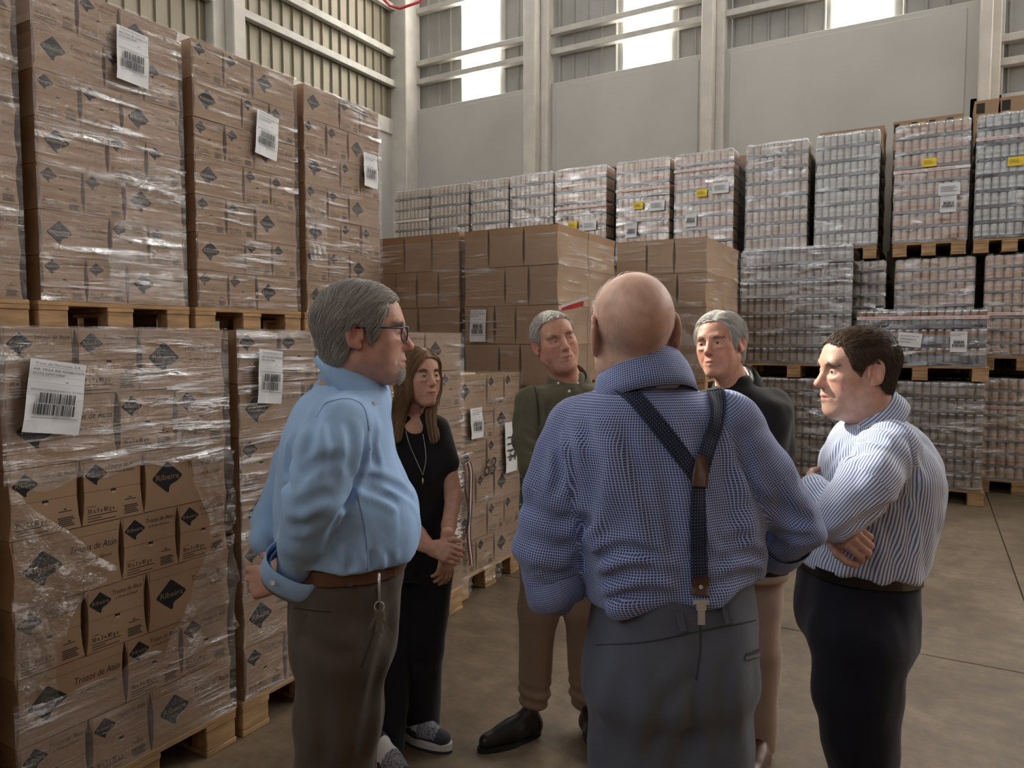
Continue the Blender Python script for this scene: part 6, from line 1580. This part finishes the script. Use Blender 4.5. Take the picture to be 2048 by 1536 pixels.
# ---------------------------------------------------------------- white-haired man in a dark jacket
def man_jacket():
    d = 2.82; Rb = facing(-150); lat = Rb[:, 0]
    hd = Head(at(1441, 690, 2.78), facing(-138, 0, -7), 1.0, 1.0, 1.02, neck_to=at(1470, 782, 2.83), neck_r=.058, h=.003, nose=1.04)
    base = (.55, .29, .21)
    rows = [(750, 1472, 30), (768, 1474, 36), (786, 1480, 64), (810, 1484, 92), (870, 1480, 96), (950, 1478, 94), (1040, 1478, 92), (1110, 1480, 94), (1135, 1482, 94)]
    S = px_st(rows, d, [.06, .07, .10, .12, .13, .13, .13, .13, .13], [.06, .07, .09, .11, .12, .12, .12, .12, .12])
    F = Fld(S[:, :3].min(0)-[.32, .32, .02], S[:, :3].max(0)+[.32, .32, .03], .008)
    F.gen(S, lat, .02, 2.4, .015)
    ra_ = [at(1540, 815, 2.82), at(1552, 900, 2.82), at(1535, 985, 2.78), at(1480, 1010, 2.66)]; r1 = [.082, .070, .060, .05]
    la = [at(1420, 818, 2.86), at(1410, 910, 2.82), at(1430, 990, 2.76), at(1470, 1005, 2.66)]
    F.chain(ra_, r1, .025); F.chain(la, r1, .025)
    F.noise(.005, (12, 12, 6), 51); F.noise(.003, (24, 24, 14), 52)
    h1 = Fld(ra_[3]-.16, ra_[3]+.16, .004); hand(h1, ra_[3], -RT, FW, 1, (.4,)*5); hv, hq = h1.nets()
    h2 = Fld(la[3]-.16, la[3]+.16, .004); hand(h2, la[3], RT, FW, -1, (.4,)*5); hv2, hq2 = h2.nets()
    hips = [at(1450, 1110, 2.84), at(1522, 1110, 2.82)]; kn = [at(1448, 1300, 2.82), at(1522, 1300, 2.80)]; an = [at(1452, 1478, 2.84), at(1523, 1482, 2.80)]
    bv, bq = body_core(lambda f: (f.gen(S*[1, 1, 1, .85, .85, .85], lat), f.chain(ra_, [r*.6 for r in r1], .02), f.chain(la, [r*.6 for r in r1], .02), [f.chain([a, b, c], [.07, .05, .035], .02) for a, b, c in zip(hips, kn, an)]), S[:, :3].min(0)-[.3, .3, 1.1], S[:, :3].max(0)+[.3, .3, .05])
    root, org = person(at(1490, 1450, d), 'white-haired man in a dark jacket and pale trousers behind the bald man', base, [hd.mesh(base, ruddy=.14), flat(hv, hq, base), flat(hv2, hq2, base), flat(bv, bq, base)])
    jk = cloth('charcoal_jacket', (.010, .009, .010), .85, weave=400)
    reg = [dict(t='torso', st=sorted_st(S), lat=lat, R=.2)]
    sh = garment('jacket', F, [jk], root, org, reg)
    wc = cloth('white_collar_cotton', (.62, .60, .58), .8)
    collar(root, org, at(1470, 768, 2.83), Rb@np.array([[1, 0, 0], [0, math.cos(.35), -math.sin(-.35)], [0, math.sin(-.35), math.cos(.35)]]), .061, .074, .048, .022, .40, wc, drop=.042, point=.03, name='shirt_collar')
    collar(sh, org, at(1473, 772, 2.83), Rb@np.array([[1, 0, 0], [0, math.cos(.40), -math.sin(-.40)], [0, math.sin(-.40), math.cos(.40)]]), .074, .104, .060, .0, .75, jk, drop=.075, point=.05, name='jacket_collar')
    TR = px_st([(1085, 1484, 84), (1120, 1485, 88), (1150, 1485, 88)], d, .13, .13)
    T = Fld(np.array([TR[:, 0].min()-.35, TR[:, 1].min()-.35, .03]), TR[:, :3].max(0)+[.35, .35, .03], .009)
    T.gen(TR, lat, .02, 2.3, .02); legs(T, hips, kn, an, .088, .070, .056, .02)
    T.noise(.005, (14, 14, 8), 54)
    pk = cloth('pale_pink_chino', (.35, .26, .22), .85, weave=500)
    garment('trousers', T, [pk], root, org, [dict(t='torso', st=sorted_st(TR), lat=lat, R=.18)])
    eyes(root, org, hd, nrm(-RT*.75-FW*.6)); brows(root, org, hd, (.20, .15, .12), seed=9, n=80, thick=.0005)
    line = std_line(.096, -.02, -.085, .045)
    fl = lambda P: np.where(hd.loc(P)[:, 2:3] > .075, -hd.R[:, 1]*.4+np.sign(hd.loc(P)[:, :1]+.02)*hd.R[:, 0]*.9, -hd.R[:, 1]*.55-hd.R[:, 2]*.8)
    make_hair('hair', root, org, hd, line, (.38, .37, .34), (.74, .72, .67), .009, 8000, .05, fl, .006, .0006, seed=14, amp=.0012, jitter=.15, seg=5)
    for k, p in enumerate(an):
        he = floor_of(p)-Rb[:, 1]*.06; to = he+nrm(Rb[:, 1])*.28
        s2 = Fld(np.minimum(he, to)-[.1, .1, .02], np.maximum(he, to)+[.1, .1, .16], .007); shoe(s2, he, to, .048); v, q = s2.nets()
        link('shoe', np_mesh('shoe', v, q, [mat('brown_leather', (.09, .035, .022), .4, var=.15)], org), root)
man_jacket()
# ---------------------------------------------------------------- woman in black
def woman():
    d = 2.88; Rb = facing(148); lat = Rb[:, 0]
    hd = Head(at(838, 754, 2.84), facing(141, 2, 0), .925, .95, .88, neck_to=at(820, 848, 2.88), neck_r=.045, h=.0027, female=True, nose=.92, ear=.9)
    base = (.56, .315, .225)
    rows = [(826, 824, 40), (842, 826, 56), (872, 829, 66), (930, 835, 62), (990, 838, 58), (1040, 838, 60), (1090, 835, 64)]
    S = px_st(rows, d, [.06, .08, .115, .13, .11, .105, .11], [.06, .08, .09, .095, .09, .095, .11])
    F = Fld(S[:, :3].min(0)-[.25, .25, .02], S[:, :3].max(0)+[.25, .25, .03], .007)
    F.gen(S, lat, .02, 2.2, .02)
    la = [at(870, 862, 2.86), at(892, 925, 2.85), at(908, 990, 2.84), at(898, 1050, 2.76), at(893, 1092, 2.70)]; rl = [.042, .038, .033, .028, .024]
    ra_ = [at(778, 862, 2.90), at(772, 930, 2.86), at(790, 1000, 2.80), at(838, 1070, 2.72), at(862, 1096, 2.68)]
    F.chain(la[:2], [.062, .054], .03); F.chain(ra_[:2], [.062, .054], .03)
    F.cut(la[1]-nrm(la[1]-la[0])*.035, RT*.0+nrm(la[1]-la[0])+A(0, 0, -2.), 0) if False else None
    F.noise(.005, (16, 16, 9), 61)
    sk = Fld(np.minimum(np.array(la+ra_).min(0), S[:, :3].min(0))-.10, np.maximum(np.array(la+ra_).max(0), S[:, :3].max(0))+.10, .0055)
    sk.chain(la, rl, .012); sk.chain(ra_, rl, .012); sk.gen(S*[1, 1, 1, .93, .93, .93], lat, .02); sk.chain([at(820, 848, 2.86), at(822, 865, 2.84)], [.05, .06], .03)
    av, aq = sk.nets()
    hf = Fld(at(885, 1115, 2.69)-.17, at(885, 1115, 2.69)+.17, .0032)
    hand(hf, la[4], at(890, 1140, 2.70)-la[4], -RT*.6+FW*.6, 1, (.3, .25, .3, .35, .4), .92, .08, .3)
    hand(hf, ra_[4], at(900, 1108, 2.64)-ra_[4], FW-UP*.3, 1, (.7, .75, .8, .85, .7), .92, .05, .5)
    hv, hq = hf.nets()
    hips = [at(808, 1140, 2.90), at(862, 1140, 2.88)]; kn = [at(786, 1300, 2.86), at(850, 1300, 2.88)]; an = [at(768, 1500, 2.82), at(840, 1462, 2.98)]
    bv, bq = body_core(lambda f: [f.chain([a, b, c], [.07, .045, .03], .02) for a, b, c in zip(hips, kn, an)], np.array(hips+an).min(0)-.2, np.array(hips+an).max(0)+.2)
    root, org = person(at(825, 1480, d), 'woman with long light brown hair in a black sleeveless top and black trousers', base, [hd.mesh(base, lips=(.42, .15, .13), ruddy=.05), flat(av, aq, base), flat(hv, hq, base), flat(bv, bq, base)])
    bk = cloth('black_crepe', (.008, .008, .009), .8, weave=500)
    garment('top', F, [bk], root, org, [dict(t='torso', st=sorted_st(S), lat=lat, R=.16)])
    TR = px_st([(1070, 836, 62), (1110, 836, 66), (1150, 836, 66)], d, .11, .12)
    T = Fld(np.array([TR[:, 0].min()-.35, TR[:, 1].min()-.35, .03]), TR[:, :3].max(0)+[.35, .35, .03], .009)
    T.gen(TR, lat, .02, 2.3, .02)
    for h_, k_, a_ in zip(hips, kn, an): T.chain([h_, k_, a_], [.092, .070, .078], .025)
    T.noise(.004, (14, 14, 6), 64)
    garment('trousers', T, [cloth('black_trousers', (.007, .007, .010), .85)], root, org, [dict(t='torso', st=sorted_st(TR), lat=lat, R=.16)])
    eyes(root, org, hd, nrm(RT*.75-FW*.62+UP*.1), (.05, .035, .02)); brows(root, org, hd, (.10, .06, .035), seed=10, n=90, thick=.0005, ln=.008)
    # necklace
    m = MB(); pa = [(812, 862), (820, 890), (835, 925), (846, 950)]; pb = [(846, 950), (852, 920), (850, 890), (846, 868)]
    pts = [F.hit(*p) for p in catmull(pa, 4)]+[F.hit(*p) for p in catmull(pb, 4)]; pts = [p-FW*.006-org for p in pts if p is not None]
    nk = empty('necklace', tuple(org), 0, 'thin long pendant necklace on the black top', 'necklace')
    m.tube(pts, .0011, 5); m.obj('chain', [METAL], nk, True)
    h = F.hit(846, 955)
    m = MB(); m.tube([h-FW*.008-org, h-FW*.008-UP*.018-org, h-FW*.008-UP*.026-org], [.002, .0045, .001], 8); m.obj('pendant', [mat('gold', (.6, .45, .18), .3, metal=1.)], nk, True)
    # hair: parted cap plus long straight lengths on both sides
    line = lambda q: np.maximum(q[:, 2]-np.interp(q[:, 1], [-.12, .0, .03, .055, .08, .12], [-.09, -.09, -.02, .035, .080, .10])+np.interp(np.abs(q[:, 0]), [0, .05, .08], [0, .0, .02]), -.05)
    W = hd.W; ext = []; rs = np.random.RandomState(5)
    def lock(path, rad, n, seed):
        path = catmull(path, 6); t = np.linspace(0, 1, len(path)); out = []
        off = rs.randn(n, 3)*.5; off /= np.maximum(1, np.linalg.norm(off, axis=1, keepdims=True)); st_ = rs.rand(n)*.12; en = .86+.14*rs.rand(n)
        m = 10; P = np.zeros((n, m, 3))
        for k in range(m):
            tt = st_+(en-st_)*k/(m-1); c = np.stack([np.interp(tt, t, path[:, i]) for i in range(3)], 1); r = np.interp(tt, [0, .3, .8, 1], [rad*.8, rad, rad*.9, rad*.6])
            P[:, k] = c+off*r[:, None]*[1, 1, .4]+rs.randn(n, 3)*.0006
        T_ = np.gradient(P, axis=1); T_ /= np.linalg.norm(T_, axis=2, keepdims=True)+1e-9; U_ = np.cross(T_, rs.randn(n, 1, 3)); U_ /= np.linalg.norm(U_, axis=2, keepdims=True)+1e-9; V_ = np.cross(T_, U_); rr = .0009*(1-.6*(np.arange(m)/(m-1))**3).reshape(1, m, 1)
        ring = np.stack([P+rr*(U_*math.cos(a)+V_*math.sin(a)) for a in (0, 2.094, 4.189)], 2); V = ring.reshape(-1, 3)
        b = (np.arange(n)*m*3)[:, None, None]; i = (np.arange(m-1)*3)[None, :, None]; a = np.arange(3)[None, None, :]
        Q = np.stack([b+i+a, b+i+(a+1) % 3, b+i+3+(a+1) % 3, b+i+3+a], -1).reshape(-1, 4); c = np.repeat(rs.rand(n), m*3)
        return V, Q, np.stack([c, c, c], 1)
    zc = lambda px, py, dd: at(px, py, dd)
    # picture-left side (her right): thick fall; picture-right side: thinner fall behind the cheek
    ext.append(lock([W(.035, .03, .105), W(.078, .02, .03), W(.080, .03, -.06), zc(800, 830, 2.80), zc(792, 884, 2.74)], .030, 1400, 1))
    ext.append(lock([W(.03, -.02, .11), W(.085, -.02, .02), W(.085, -.01, -.08), zc(785, 830, 2.82), zc(778, 880, 2.78)], .030, 1200, 2))
    ext.append(lock([W(-.02, .02, .105), W(-.078, .01, .03), W(-.080, .015, -.06), zc(862, 825, 2.80), zc(868, 886, 2.72)], .024, 1100, 3))
    ext.append(lock([W(-.02, -.04, .1), W(-.075, -.05, .0), W(-.06, -.06, -.09), zc(860, 830, 2.86), zc(872, 880, 2.76)], .026, 900, 4))
    ext.append(lock([W(0, -.1, .06), W(0, -.115, 0), W(0, -.1, -.08), zc(815, 840, 2.98), zc(815, 890, 2.99)], .05, 1200, 5))
    ext.append(lock([W(.0, .06, .108), W(.040, .078, .070), W(.068, .055, .02), W(.076, .04, -.04), zc(806, 822, 2.82)], .012, 700, 6))
    fl = lambda P: np.where(hd.loc(P)[:, :1] > -.005, hd.R[:, 0]*.8-hd.R[:, 2]*.5, -hd.R[:, 0]*.8-hd.R[:, 2]*.5)
    make_hair('hair', root, org, hd, line, (.13, .070, .032), (.36, .22, .115), .010, 5000, .08, fl, .004, .0008, seed=15, amp=.0015, jitter=.08, seg=7, extra=ext)
    # chunky trainers
    for k, (he, to) in enumerate(((at(795, 1452, 2.98), at(890, 1482, 2.86)), (at(745, 1535, 2.78), at(778, 1585, 2.70)))):
        he, to = floor_of(he), floor_of(to); to = he+nrm(to-he)*.265; dd = nrm(to-he); sd = A(-dd[1], dd[0], 0)
        s2 = Fld(np.minimum(he, to)-[.1, .1, .02], np.maximum(he, to)+[.1, .1, .18], .006); shoe(s2, he, to, .045); 
        s2.F = np.maximum(s2.F, -s2.F-.5); V, Q = s2.nets(); V[:, 2] += .012; c = V[Q].mean(1)-he; t = (c@dd)/.265; lat_ = np.abs(c@sd); mi = np.where(t > .80, 1, np.where((t > .5) & (c[:, 2] > .05), 2, np.where(t < .2, 1, np.where((t > .28) & (t < .5) & (c[:, 2] > .07), 3, 1))))
        so = link('trainer', np_mesh('trainer', V, Q, [mat('trainer_grey', (.3, .3, .32), .7), mat('trainer_dark', (.03, .03, .045), .6), mat('trainer_knit', (.20, .21, .24), .9, var=.7, vscale=160), mat('trainer_white', (.62, .60, .60), .5)], org, mi=mi), root)
        m = MB(); out = []
        for a in np.linspace(0, 2*math.pi, 33)[:-1]: out.append((math.cos(a), he+dd*(.265*(.5+.52*math.cos(a)))+sd*(.049*math.sin(a)*(1. if math.cos(a) > -.2 else .9))))
        n = len(out); zt = [.024+.026*max(0, -c_-.05)+.004*math.cos(6*c_) for c_, _ in out]
        V = [p-org for _, p in out]+[p*1+A(0, 0, .012)-org for _, p in out]+[p+A(0, 0, z+.010)-org for (_, p), z in zip(out, zt)]
        F_ = [tuple(range(n))]+[tuple(range(3*n-1, 2*n-1, -1))]+[(j*n+i, j*n+(i+1) % n, (j+1)*n+(i+1) % n, (j+1)*n+i) for j in (0, 1) for i in range(n)]
        m.add(V, F_); me = m.mesh('sole', [MATS['trainer_white'], MATS['trainer_dark']]); 
        for p in me.polygons: p.material_index = 1 if p.center.z < .01 else 0
        link('sole', me, so)
        m = MB()
        for t in (.32, .40, .48, .56):
            p = he+dd*(.265*t)+A(0, 0, .126-.085*(t-.25)*1.5); m.tube([p-sd*.020-A(0, 0, .010)-org, p-org, p+sd*.020-A(0, 0, .010)-org], .003, 6)
        m.obj('lace', [MATS['trainer_white']], so, True)
woman()
# ---------------------------------------------------------------- plastic straps hanging on the six-layer load
def hanging():
    X = XA-.09+.03
    def onx(px, py):
        dd = FW+RT*(px-1024)/FPX-UP*(py-768)/FPX; return CP+dd*((X-CP[0])/dd[0])
    m = MB(); n = 8
    def ribbon(pix, w_, off=0.):
        P = catmull([(*p,) for p in pix], 6); V = []; F = []
        for i, p in enumerate(P):
            c = onx(*p); V += [c+A(off+.002*math.sin(i*.9), -w_/2, 0), c+A(off+.002*math.sin(i*.9), w_/2, 0)]
        for i in range(len(P)-1): F.append((2*i, 2*i+1, 2*i+3, 2*i+2))
        return V, F
    o = empty('tricolour_strap', tuple(onx(935, 1130)), 0, 'red, white and black striped strap looped over the six-layer load', 'strap')
    org = np.array(o.location)
    for name, dx, col in (('red_band', 0, (.22, .02, .03)), ('white_band', .013, (.70, .68, .66)), ('black_band', -.013, (.012, .012, .014)), ('black_band', .024, (.012, .012, .014))):
        m = MB()
        for pix in ([(926, 930), (937, 928), (940, 980), (936, 1060), (941, 1130)],):
            V, F = ribbon(pix, .013); m.add([v+A(.002, dx, 0)-org for v in V], F)
        m.obj(name, [mat('strap_'+name, col, .6)], o)
    m = MB(); V, F = ribbon([(926, 930), (929, 980), (937, 1030), (930, 1065), (925, 1080)], .022, .006); m.add([v-org for v in V], F); m.obj('loop', [mat('strap_dark', (.05, .012, .018), .6)], o)
    # white zig-zag plastic strip
    X = XA+.012
    o = empty('zigzag_strip', tuple(onx(912, 1080)), 0, 'white zig-zag cut plastic strip hanging beside the striped strap', 'strip')
    org = np.array(o.location); m = MB()
    for k in range(9):
        y0 = 930+k*17; x0 = 912+4*math.sin(k)
        a, b, c, d_ = onx(x0-9, y0), onx(x0+9, y0+3), onx(x0-7, y0+13), onx(x0+10, y0+17)
        for p, q in ((a, b), (b, c), (c, d_)):
            u = nrm(q-p); v = A(.0, -u[2], u[1])*.006
            m.add([p-v-org, p+v-org, q+v-org, q-v-org], [(0, 1, 2, 3)])
    s_ = m.obj('strip', [M['tape']], o); md = s_.modifiers.new('s', 'SOLIDIFY'); md.thickness = .003
    # red and white label flap on the plain cartons
    yv = YBm+.02
    o = LB; org = np.array(o.location); m = MB()
    P = [at(1122, 620, 5.00), at(1165, 612, 5.05), at(1168, 600, 5.05), at(1176, 598, 5.05), at(1165, 604, 4.9), at(1125, 612, 5.00)]
    m.add([at(1122, 621, 5.00)-org, at(1145, 618, 5.02)-org, at(1166, 612, 5.05)-org, at(1168, 602, 5.05)-org, at(1145, 608, 5.02)-org, at(1124, 616, 5.00)-org], [(0, 1, 4, 5), (1, 2, 3, 4)], 0)
    m.add([at(1124, 616, 4.99)-org, at(1145, 608, 5.01)-org, at(1178, 597, 5.04)-org, at(1176, 592, 5.04)-org, at(1145, 603, 5.01)-org, at(1122, 610, 4.99)-org], [(0, 1, 4, 5), (1, 2, 3, 4)], 1)
    m.obj('printed_flap', [M['red'], M['tape']], o)['label'] = 'red and white printed film flap'
    # strip of gathered film along the side of the plain stacks
hanging()
